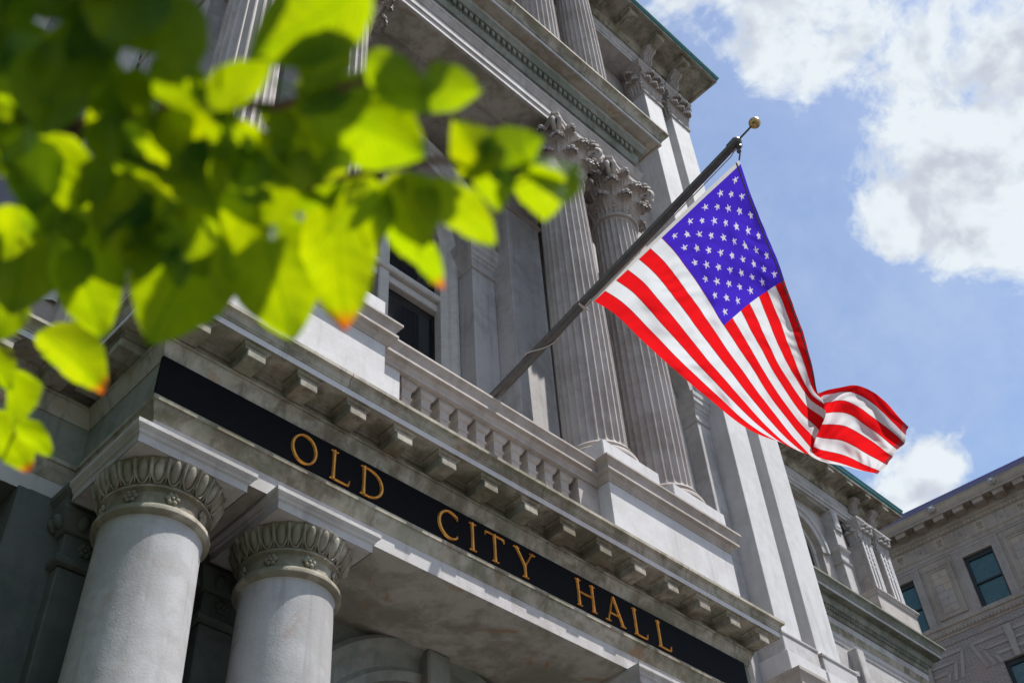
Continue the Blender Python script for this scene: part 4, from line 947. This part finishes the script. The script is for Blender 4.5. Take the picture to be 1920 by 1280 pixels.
# moulded window surrounds and framed panels with terracotta tiles
def rect_frame(name, x0, x1, z0, z1, prof, mat):
    """profile [(inward distance, proud)]"""
    mb_ = MB(); k = len(prof); cs = [(x0, z0, 1, 1), (x1, z0, -1, 1), (x1, z1, -1, -1), (x0, z1, 1, -1)]; vs = []
    for x, z, a, b_ in cs:
        for d, o in prof: vs.append((x + a * d, -o, z + b_ * d))
    fs = [(i * k + j, ((i + 1) % 4) * k + j, ((i + 1) % 4) * k + j + 1, i * k + j + 1) for i in range(4) for j in range(k - 1)]
    return bp2(name, mb_.add(vs, fs), mat)
for i, c in enumerate(WC):
    mb_ = MB(); 
    for (xa, xb, za, zb) in ((c - .82, c - .535, 20.20, 22.45), (c + .535, c + .82, 20.20, 22.45), (c - .535, c + .535, 22.175, 22.45)):
        pass
    rect_frame('window_surround', c - .83, c + .83, 19.9, 22.47, [(0, 0), (0, .05), (.05, .06), (.06, .04), (.12, .04), (.13, .025), (.20, .025), (.21, .012), (.295, .012), (.30, -.02)], 'terraA')
    pc = c - PB / 2 - .0
    if pc > S0 + 1:
        rect_frame('panel_frame', pc - .50, pc + .50, 20.29, 22.28, [(0, 0), (0, .05), (.05, .06), (.06, .045), (.10, .045), (.11, .02), (.16, .02), (.165, .03), (.19, .03), (.20, -.03)], 'terra')
        hz = (22.08 - 20.49) / 6
        for k in range(6):
            hw_ = .30 / (1 if k != 3 else 1)
            if k % 2: t_ = [( -.30, -.005), (.005, .30)]
            else: t_ = [(-.30, .30)]
            for a, b_ in t_:
                bp2('tile', MB().box(pc + a, pc + b_ - .006, -.012 - .004 * random.random(), .01, 20.49 + k * hz + .004, 20.49 + (k + 1) * hz - .004, .002), random.choice(['terraA', 'terraB', 'terra', 'terraA']))
# sill course, roll moulding, egg course, frieze
bp2('sill_course', MB().sweep([(0, 19.93), (.05, 19.935), (.06, 19.98), (.10, 20.0), (.10, 20.12), (.06, 20.17), (0, 20.172)], FP), 'terra', 30)
bp2('sill_soffit', MB().sweep([(0, 19.66), (.02, 19.67), (.05, 19.80), (.05, 19.93), (0, 19.932)], FP), 'terra')
em = MB().ball((0, -.03, 0), .06, 8, 6, (.7, .6, 1.2)).mesh('egg', 'terra', 60)
for k in range(70):
    x = -16.5 + .13 * k
    if x < -6: link('egg', em, blk, (0, 0, 0)).location = (x, -.045, 19.80 - GZ)
bp2('roll_moulding', MB().sweep([(0, 22.62), (.03, 22.63), (.03, 22.70), (.06, 22.72), (.075, 22.77), (.06, 22.82), (.02, 22.84), (0, 22.845)], FP), 'terra', 40)
bp2('fascia', MB().sweep([(0, 22.47), (.02, 22.475), (.02, 22.55), (.04, 22.56), (.04, 22.62), (0, 22.625)], FP), 'terraA')
rm = MB().lathe([(.075, 0), (.075, .03), (.055, .035), (.05, .02), (.03, .02), (.025, .04), (.0, .045)], 14).xf(Matrix.Rotation(R(90), 4, 'X')).mesh('frieze_rosette', 'terraB', 40)
vm_ = MB().tube([(-.09, -.02, .10), (-.05, -.035, .05), (-.07, -.02, .0)], .016, 6).tube([(.09, -.02, .10), (.05, -.035, .05), (.07, -.02, .0)], .016, 6).tube([(0, -.02, .11), (0, -.04, .02), (0, -.03, -.08)], [.03, .025, .02], 6).box(-.09, .09, -.03, 0, -.12, -.09).tube([(-.09, -.02, .1), (0, -.03, .12), (.09, -.02, .1)], .014, 6).mesh('frieze_vase', 'terra', 50)
fb = [MB().box(-.17, .17, -.02, .01, -.22, .22, .006).mesh('frieze_block', q) for q in ('terraA', 'terraB')]; fbw = MB().box(-.205, .205, -.008, .01, -.22, .22, .004).mesh('frieze_block', 'terra')
for k in range(-4, 10):
    for q, x in ((0, -13.466 + .757 * 2 * k), (1, -12.722 + .757 * 2 * k)):
        if not (S0 + .5 < x < S1 - .5): continue
        o = link('frieze_block', fb[q], blk); o.location = (x, 0, 23.03 - GZ)
        d = link('rosette' if q == 0 else 'vase', rm if q == 0 else vm_, None); d.parent = o; d.location = (0, -.018, 0)
        o = link('frieze_block', fbw, blk); o.location = (x + .379, 0, 23.03 - GZ)
bp2('egg_course', MB().sweep([(0, 23.27), (.02, 23.275), (.03, 23.30), (.07, 23.40), (.08, 23.42), (0, 23.422)], FP), 'terra', 40)
em2 = MB().ball((0, -.02, 0), .055, 8, 6, (.75, .6, 1.1)).mesh('egg', 'terraB', 60)
for k in range(64):
    x = -16.5 + .152 * k
    if x < -7: link('egg', em2, blk, (0, 0, 0)).location = (x, -.04, 23.335 - GZ)
# cornice: soffit, brackets with bosses between, crown, lion heads, painted gutter
bp2('cornice', MB().sweep([(0, 23.42), (.10, 23.43), (.10, 23.66), (.12, 23.78), (.50, 23.79), (.50, 23.74), (.56, 23.74), (.56, 23.83), (.575, 23.84), (.58, 23.90), (.0, 23.91)], FP), 'terra')
bp2('cornice_crown', MB().sweep([(.55, 23.895), (.585, 23.90), (.59, 23.93), (.61, 23.97), (.62, 24.06), (.64, 24.08), (.64, 24.11), (0, 24.12)], FP), 'terraB', 25)
bp2('gutter', MB().sweep([(.6, 24.105), (.645, 24.111), (.65, 24.29), (.0, 24.30)], FP), 'gutter'); bp2('roof_edge', MB().sweep([(.6, 24.285), (.655, 24.291), (.66, 24.33), (0, 24.34)], FP), 'roofmetal')
cbm = MB().box(-.19, .19, -.40, .02, -.21, 0, .01); cbm = cbm.mesh('cornice_bracket', 'terra'); ccm = MB().sweep([(0, -.07), (.02, -.05), (.03, .0), (0, .001)], [(-.191, .02), (-.191, -.401), (.191, -.401), (.191, .02)]).mesh('bracket_cap', 'terraB')
bsm = MB().lathe([(.12, -.03), (.12, 0), (.09, .03), (.06, .03), (.05, .05), (.0, .06)], 14).xf(Matrix.Rotation(math.pi, 4, 'X')).mesh('boss', 'terra', 40)
for k in range(-13, 20):
    x = -13.06 + .738 * k
    if not (S0 + .5 < x < S1 - .5): continue
    o = link('cornice_bracket', cbm, blk); o.location = (x, -.10, 23.785 - GZ)
    d = link('bracket_cap', ccm, None); d.parent = o
    o = link('boss', bsm, blk); o.location = (x + .369, -.31, 23.79 - GZ)
lh = MB().ball((0, -.07, 0), .10, 12, 8, (.95, .8, 1.05)).ball((0, -.15, -.04), .055, 10, 6, (1, .9, .8)).ball((0, -.17, .0), .03, 8, 6).ball((-.075, -.08, .095), .03, 8, 6).ball((.075, -.08, .095), .03, 8, 6)
for i in range(10):
    a = math.pi * (-.15 + 1.3 * i / 9) + math.pi; lh.ball((.10 * math.cos(a), -.05, .10 * math.sin(a)), .035, 6, 5)
lh.ball((-.04, -.145, .03), .012, 6, 5).ball((.04, -.145, .03), .012, 6, 5); lhm = lh.mesh('lion_head', 'lion', 60)
for k in range(-5, 8):
    x = -12.386 + 2.258 * k
    if S0 + .5 < x < S1 - .5: link('lion_head', lhm, blk).location = (x, -.60, 24.0 - GZ)
# flat arches of pale blocks over the brick-storey windows, belt course above
bp2('belt_course', MB().sweep([(0, 19.40), (.03, 19.405), (.03, 19.56), (0, 19.562)], FP), 'brick')
for c in WC:
    kx = -12.40 + (c - WC[0]) + (WC[0] + 11.65) if False else c
    for zt in (18.21, 14.61):
        def bar(pts, name='arch_block', wd=.12):
            (xa, za), (xb, zb) = pts; dx, dz = xb - xa, zb - za; l = math.hypot(dx, dz); nx, nz = -dz / l * wd / 2, dx / l * wd / 2
            vs = [(xa + nx, y, za + nz) for y in (-.028, .01)] + [(xa - nx, y, za - nz) for y in (-.028, .01)] + [(xb - nx, y, zb - nz) for y in (-.028, .01)] + [(xb + nx, y, zb + nz) for y in (-.028, .01)]
            bp2(name, MB().add(vs, [(0, 2, 4, 6), (1, 7, 5, 3), (0, 1, 3, 2), (2, 3, 5, 4), (4, 5, 7, 6), (6, 7, 1, 0)]), 'terraA')
        for s_ in (-1, 1):
            for q, (off, top) in enumerate(((.60, 0.32), (.86, .62), (1.12, .92))):
                bar([(c + s_ * off * .92, zt - .0), (c + s_ * (off + .20 * top), zt + top)], wd=.11)
                bar([(c + s_ * (off + .2 * top), zt + top), (c + s_ * .07, zt + top)], wd=.10) if q < 3 else None
        bp2('keystone', MB().add([(c - .09, -.09, zt - .02), (c + .09, -.09, zt - .02), (c + .13, -.09, zt + 1.1), (c - .13, -.09, zt + 1.1), (c - .09, .01, zt - .02), (c + .09, .01, zt - .02), (c + .13, .01, zt + 1.1), (c - .13, .01, zt + 1.1)], [(0, 1, 2, 3), (4, 7, 6, 5), (0, 4, 5, 1), (1, 5, 6, 2), (2, 6, 7, 3), (3, 7, 4, 0)]), 'terraA')

# ------------------------------------------------------------------ the tree in front of the lens
tree = thing('young_tree', 'leafy tree branch with glowing yellow green leaves close to the lens', 'tree', (-2.0, 1.6, GZ))
def leafmesh(mat, seed, wr=.74, cup=.10, droop=.18, pt=.10):
    rs = random.Random(seed); ph = rs.random() * 6
    def prof(t):
        w_ = math.sin(math.pi * min(1, t ** .80)) ** .72 * .5 * wr
        return w_ if t < .86 else w_ * (1 - .15 * (t - .86) / .14)
    def fn(u, v):
        t = u; a = (v - .5) * 2; w_ = prof(min(max(t, .0), 1)) if 0 < t < 1 else 0
        w_ *= 1 + .035 * math.sin(t * 19 + ph) ; x = t
        y = a * w_; z = cup * abs(a) ** 1.5 * w_ * 2 - droop * (t - .4) ** 2 + .030 * math.sin(9 * t + ph + 3 * a) * abs(a) - .012 * math.cos(t * 44 - 7 * abs(a)) * min(1, abs(a) * 2)
        return (x, y, z)
    m_ = MB().grid(25, 11, fn)
    m_.tube([(-.28, .01, -.03), (-.14, .005, -.02), (0, 0, -droop * .16)], [.014, .012, .011], 5)
    return m_.mesh('leaf', mat, 180)
LM = {k: [leafmesh(k, 10 * i + 3, (.72, .82, .64)[i % 3], (.10, .22, .05)[i % 3], (.2, .35, .1)[i % 3]) for i in range(3)] for k in ('leaf', 'leaft')}
def put_leaf(bx, by, tx, ty, dist, kind='leaf', var=0, roll=0.0, dd=0.0, wsc=1.0):
    """base and tip direction in the picture, distance of the base, extra distance of the tip"""
    P, Q = at(bx, by, dist), at(tx, ty, dist + dd); ax = Q - P; ln = ax.length; ax.normalize()
    view = (P + Q).normalized(); zz = (view - ax * view.dot(ax)).normalized(); yy = zz.cross(ax)
    c, s_ = math.cos(roll), math.sin(roll); y2 = yy * c + zz * s_; z2 = -yy * s_ + zz * c
    mt = Matrix(((ax.x, y2.x, z2.x, P.x), (ax.y, y2.y, z2.y, P.y), (ax.z, y2.z, z2.z, P.z), (0, 0, 0, 1))) @ Matrix.Diagonal((ln, ln * wsc, ln, 1))
    o = bpy.data.objects.new('leaf', LM[kind][var % 3]); scene.collection.objects.link(o); o.parent = tree
    o.matrix_basis = Matrix.Translation(-ORG[tree]) @ mt; return o
def proj(P):
    z_ = P.dot(f_); return (960 + P.dot(r_) / z_ * FPX, 640 + P.dot(d_) / z_ * FPX, z_)
def in_view(P, mg=110):
    x, y, z_ = proj(P); return z_ > .05 and -mg < x < 1920 + mg and -mg < y < 1280 + mg
def shader_leaf(C, ln, i):
    """an unseen leaf added towards the sun, outside the picture, to shade the one at C"""
    d = .22
    while in_view(C + sd * d) and d < 1.2: d += .06
    c = C + sd * d; rr = random.Random(i); a = rr.uniform(0, 6.28)
    ax = sd.orthogonal().normalized(); ax = (Matrix.Rotation(a, 3, sd) @ ax); yy = sd.cross(ax)
    mt = Matrix(((ax.x, yy.x, sd.x, 0), (ax.y, yy.y, sd.y, 0), (ax.z, yy.z, sd.z, 0), (0, 0, 0, 1))); mt.translation = c - ax * ln * .5
    o = bpy.data.objects.new('leaf', LM['leaf'][i % 3]); scene.collection.objects.link(o); o.parent = tree  # unseen, added only for its shadow
    o.matrix_basis = Matrix.Translation(-ORG[tree]) @ mt @ Matrix.Diagonal((ln, ln * 1.1, ln, 1))
# base x, y, tip x, y, distance, kind, mesh, roll, tip depth, width, shaded (0 no, 1 all, 2 right half, 3 left half, 4 near the base)
LEAVES = [
 (-45, 70, 120, 185, .72, 'leaf', 1, .1, .02, 1.05, 0), (118, 70, 240, 225, .76, 'leaf', 0, .2, .0, .85, 3), (235, 160, 405, 385, .82, 'leaf', 1, .1, .02, .95, 0), (285, 110, 385, 210, .86, 'leaf', 0, -.2, .0, .9, 0),
 (385, 195, 510, 118, .90, 'leaf', 0, .2, .0, .8, 0), (108, 240, 94, 440, .74, 'leaf', 0, .15, .02, .95, 0), (218, 275, 196, 468, .78, 'leaf', 2, .6, .02, .5, 0), (258, 280, 268, 525, .80, 'leaf', 1, .2, .0, .9, 1),
 (378, 378, 262, 440, .86, 'leaf', 2, .6, .0, .6, 0), (402, 375, 284, 645, .80, 'leaf', 0, .2, .03, 1.0, 2), (478, 385, 552, 636, .82, 'leaf', 0, .1, .02, .98, 0), (622, 352, 648, 618, .86, 'leaft', 2, .15, .02, .82, 0),
 (375, 235, 480, 420, .88, 'leaf', 0, .35, .02, .85, 4), (428, 225, 566, 352, .90, 'leaf', 2, .5, .0, .62, 0), (532, 188, 608, 350, .84, 'leaf', 0, .2, .0, .95, 1), (580, 182, 800, 290, .96, 'leaf', 1, .1, .0, .92, 4),
 (690, 98, 806, 215, 1.02, 'leaf', 0, -.2, .0, .8, 2), (642, 55, 566, 158, .80, 'leaf', 1, .1, .0, 1.0, 1), (695, -30, 468, 112, .94, 'leaf', 0, .1, .02, .85, 0), (640, 120, 560, 215, .95, 'leaf', 1, .2, 0, 1, 4),
 (786, 165, 900, 168, 1.15, 'leaf', 1, .1, .02, .95, 0), (926, 325, 852, 228, 1.18, 'leaf', 1, .1, .03, .9, 0), (905, 315, 1014, 258, 1.2, 'leaf', 1, .1, .03, .95, 0), (990, 340, 1084, 316, 1.28, 'leaf', 0, -.75, .05, 1.2, 0),
 (986, 300, 1026, 408, 1.26, 'leaf', 0, .55, .05, 1.0, 0), (914, 288, 936, 390, 1.2, 'leaf', 1, .2, .03, .9, 4), (796, 338, 930, 456, 1.14, 'leaf', 2, .45, .03, .8, 4), (738, 322, 802, 462, 1.06, 'leaf', 1, .3, .0, .95, 1),
 (728, 415, 836, 536, .92, 'leaft', 2, .9, .02, .85, 0), (742, 325, 762, 362, 1.1, 'leaf', 0, .4, 0, .9, 0), (800, 330, 780, 375, 1.1, 'leaf', 0, .4, 0, .9, 0), (128, 435, 196, 632, .76, 'leaf', 0, .2, .02, .85, 0),
 (62, 380, 22, 590, .70, 'leaf', 1, .1, .0, 1.0, 1), (128, 380, 232, 540, .80, 'leaf', 0, .1, .0, .8, 1), (34, 545, -6, 640, .72, 'leaf', 0, .1, .0, 1.0, 0), (-30, 195, 46, 345, .70, 'leaf', 1, .2, .0, .9, 3),
 (74, 616, 200, 728, .92, 'leaft', 1, .5, .02, .82, 0), (30, 788, 100, 854, .95, 'leaf', 0, .4, .0, .75, 0), (24, 690, 34, 800, .9, 'leaf', 1, .8, .0, 1.0, 0), (-12, 770, 58, 884, .9, 'leaft', 0, .4, .0, .9, 0), (-40, 650, 24, 730, .88, 'leaf', 1, .5, 0, .9, 0),
 (470, 300, 440, 480, .86, 'leaf', 2, .2, .0, .8, 0), (560, 330, 480, 425, .92, 'leaf', 0, .2, .0, .9, 0), (700, 330, 610, 440, 1.0, 'leaf', 0, .1, .0, .9, 0), (720, 340, 690, 470, .98, 'leaf', 2, .2, .0, .8, 0), (560, 250, 480, 200, 1.0, 'leaf', 0, .1, .0, .9, 0),
 (40, 300, 130, 400, .8, 'leaf', 1, .2, .01, .9, 0), (300, 330, 210, 430, .8, 'leaf', 0, -.2, .01, .9, 0), (170, 200, 250, 300, .8, 'leaf', 2, .3, .01, .9, 0), (-10, 420, 60, 540, .8, 'leaf', 0, .2, .01, .9, 0), (330, 250, 420, 340, .8, 'leaf', 1, .1, .01, .9, 0), (640, 300, 560, 400, .8, 'leaf', 0, .2, .01, .8, 0)]
k_ = 0; rj = random.Random(3)
def shell(x, y): return .66 / max(.35, ray(x, y).dot(sd)) * (.90 + .00022 * max(0, x - 200))     # the spray lies broadside to the sun
for q in LEAVES:
    q = list(q); q[4] = shell((q[0] + q[2]) / 2, (q[1] + q[3]) / 2) + rj.uniform(-.006, .006)
    o = put_leaf(*q[:10]); C = (at(q[0], q[1], q[4]) + at(q[2], q[3], q[4] + q[8])) / 2; ln = (at(q[0], q[1], q[4]) - at(q[2], q[3], q[4])).length
    side = (at(q[0], q[1], q[4]) - at(q[2], q[3], q[4])).cross(f_).normalized()
    if side.dot(r_) < 0: side = -side
    sh = q[10]
    if sh == 1: shader_leaf(C, ln * 1.15, k_)
    elif sh == 2: shader_leaf(C + side * ln * .25, ln * .9, k_)
    elif sh == 3: shader_leaf(C - side * ln * .28, ln * .7, k_)
    elif sh == 4: shader_leaf(C + (at(q[0], q[1], q[4]) - C) * .75, ln * .6, k_)
    k_ += 3
rl = random.Random(5)
for i in range(22):          # upper left mass, each with an unseen leaf added to darken it
    x, y = rl.uniform(-80, 330), rl.uniform(-110, 90); a = rl.uniform(.2, 2.6); l = rl.uniform(120, 190); ds = shell(x, y) + rl.uniform(-.03, .03)
    put_leaf(x, y, x + l * math.cos(a), y + l * math.sin(a), ds, 'leaf', i, rl.uniform(-.4, .4), rl.uniform(-.03, .05)); C = at(x + l * .5 * math.cos(a), y + l * .5 * math.sin(a), ds)
    shader_leaf(C, .12, i)
for i in range(70):          # unseen leaves above the picture, added to block sky light
    x, y = rl.uniform(-700, 330), rl.uniform(-620, -120); a = rl.uniform(.2, 2.6); l = rl.uniform(130, 210)
    if not in_view(at(x + l * math.cos(a), y + l * math.sin(a), 1), 40): put_leaf(x, y, x + l * math.cos(a), y + l * math.sin(a), rl.uniform(.75, 1.2), 'leaf', i, rl.uniform(-.4, .4), rl.uniform(-.03, .05))
for i in range(30):          # small young leaves along the twigs
    x = rl.uniform(-20, 720); y = rl.uniform(120, 470) if x < 420 else rl.uniform(190, 430); a = rl.uniform(.5, 2.4); l = rl.uniform(60, 105)
    put_leaf(x, y, x + l * math.cos(a), y + l * math.sin(a), shell(x, y) - rl.uniform(.0, .02), 'leaf', i, rl.uniform(-.5, .5), rl.uniform(-.02, .03), rl.uniform(.75, 1.0))
for i in range(16):          # further layer filling the gaps
    x = rl.uniform(-40, 330); y = rl.uniform(110, 430 - max(0, x - 300) * .35); a = rl.uniform(.6, 2.2); l = rl.uniform(100, 150); ds = shell(x, y) + rl.uniform(.01, .03)
    if x > 370 and y < 190: continue
    put_leaf(x, y, x + l * math.cos(a), y + l * math.sin(a), ds, 'leaf', i, rl.uniform(-.5, .5), rl.uniform(-.03, .05)); C = at(x + l * .5 * math.cos(a), y + l * .5 * math.sin(a), ds)
def twig(pts, r0, r1, mat='bark', name='branch'):
    P = [at(p[0], p[1], shell(p[0], p[1]) * 1.01 if p[0] > -300 else p[2]) for p in pts]; k = len(P); o = part(name, MB().tube(P, [r0 + (r1 - r0) * i / (k - 1) for i in range(k)], 8), mat, tree, 60); return o
twig([(-900, -60, 1.15), (-400, 60, .95), (-20, 200, .85), (140, 238, .86), (300, 300, .88), (430, 345, .92), (560, 350, .95), (640, 372, .9)], .012, .003)
twig([(140, 238, .86), (330, 190, .9), (520, 200, .95), (690, 150, 1.0), (790, 175, 1.12)], .006, .002, 'twig', 'twig')
twig([(560, 350, .95), (700, 320, 1.05), (820, 300, 1.13), (900, 300, 1.18), (985, 325, 1.25)], .004, .0015, 'twig', 'twig')
twig([(-20, 200, .85), (-60, 420, .86), (-40, 600, .9), (20, 668, .92), (95, 652, .92)], .005, .0015, 'twig', 'twig')
twig([(-40, 600, .9), (-20, 720, .92), (25, 770, .94), (30, 850, .93)], .004, .0015, 'twig', 'twig')
TB = at(-900, -60, 1.15); TR = Vector((-2.0, 1.6, 0))
part('trunk', MB().tube([(-2.0, 1.6, GZ - .02), (-2.02, 1.62, -.6), (-2.0, 1.65, .6), (-2.1, 1.75, 2.0), (-2.25, 1.95, 3.4), (-2.3, 2.1, 5.2)], [.13, .11, .10, .085, .06, .02], 14), 'bark', tree, 60)
part('branch', MB().tube([(-2.02, 1.66, .75), (-1.5, 1.35, 1.25), tuple(Vector((-1.5, 1.35, 1.25)) * .4 + TB * .6), tuple(TB)], [.045, .03, .02, .0125], 10), 'bark', tree, 60)
for a, b_, c_, r in ((-3.2, 2.4, 4.2, .04), (-1.4, 2.6, 4.4, .035), (-2.4, 3.4, 4.6, .035), (-3.0, 1.2, 4.0, .035)):
    part('limb', MB().tube([(-2.12, 1.78, 2.1), ((a - 2.12) / 2, (b_ + 1.78) / 2, 3.3), (a, b_, c_)], [r * 1.5, r, r * .4], 8), 'bark', tree, 60)
cm = MB(); rc = random.Random(9)  # unseen leaf clusters, added to keep sky light off the wall and near leaves
for i in range(46000):
    cl = rc.choice(((-3.0, 2.5, 4.6, 1.3), (-1.5, 2.7, 4.9, 1.1), (-2.4, 3.5, 5.0, 1.3), (-2.9, 1.3, 4.3, 1.1), (-2.2, 2.3, 5.9, 1.2), (-1.7, 3.4, 3.6, .9), (-3.1, 3.6, 3.6, 1.1), (-1.5, .3, 2.6, 1.0), (-1.2, -.9, 2.7, 1.0), (-2.2, -.2, 3.3, 1.2), (-1.4, 4.2, 5.2, 1.2), (-1.2, 4.6, 3.2, 1.0), (-3.2, 4.8, 4.4, 1.3), (-.4, 4.3, 3.4, .9), (-.3, 4.3, 5.2, 1.0), (-.9, 4.5, 1.7, .9), (-.6, .1, 1.9, .7), (-.3, -1.2, 2.0, .8), (-.5, -.5, 2.5, .8), (.4, -1.5, 1.7, .7), (-1.0, -.6, 1.6, .7)))
    v = Vector((rc.gauss(0, 1), rc.gauss(0, 1), rc.gauss(0, 1))).normalized() * cl[3] * rc.uniform(.35, 1) ** .6; p = Vector(cl[:3]) + v
    if in_view(p, 160): continue
    if p.y > .9 and p.x > .35 * p.y - .55: continue
    q_ = p - Vector((.25, .5, .65)); l_ = q_.dot(sd)
    if l_ > -.2 and (q_ - sd * l_).length < .62: continue
    if p.length < .7: continue
    q_ = p - at(40, 740, 1.4); l_ = q_.dot(sd)
    if l_ > -.2 and (q_ - sd * l_).length < .4: continue
    ax = Vector((rc.gauss(0, 1), rc.gauss(0, 1), rc.gauss(0, .6) - .4)).normalized(); up = Vector((rc.gauss(0, .6), rc.gauss(0, .6), 1)); yy = up.cross(ax).normalized(); zz = ax.cross(yy); l = rc.uniform(.08, .13)
    cm.add([p, p + ax * l * .35 + yy * l * .36 + zz * .01, p + ax * l * .75 + yy * l * .26, p + ax * l, p + ax * l * .75 - yy * l * .26, p + ax * l * .35 - yy * l * .36 + zz * .01], [(0, 1, 2, 3), (0, 3, 4, 5)])
co = part('shade_crown', cm, 'leaf', tree); co['kind'] = 'stuff'
bpy.context.view_layer.update()
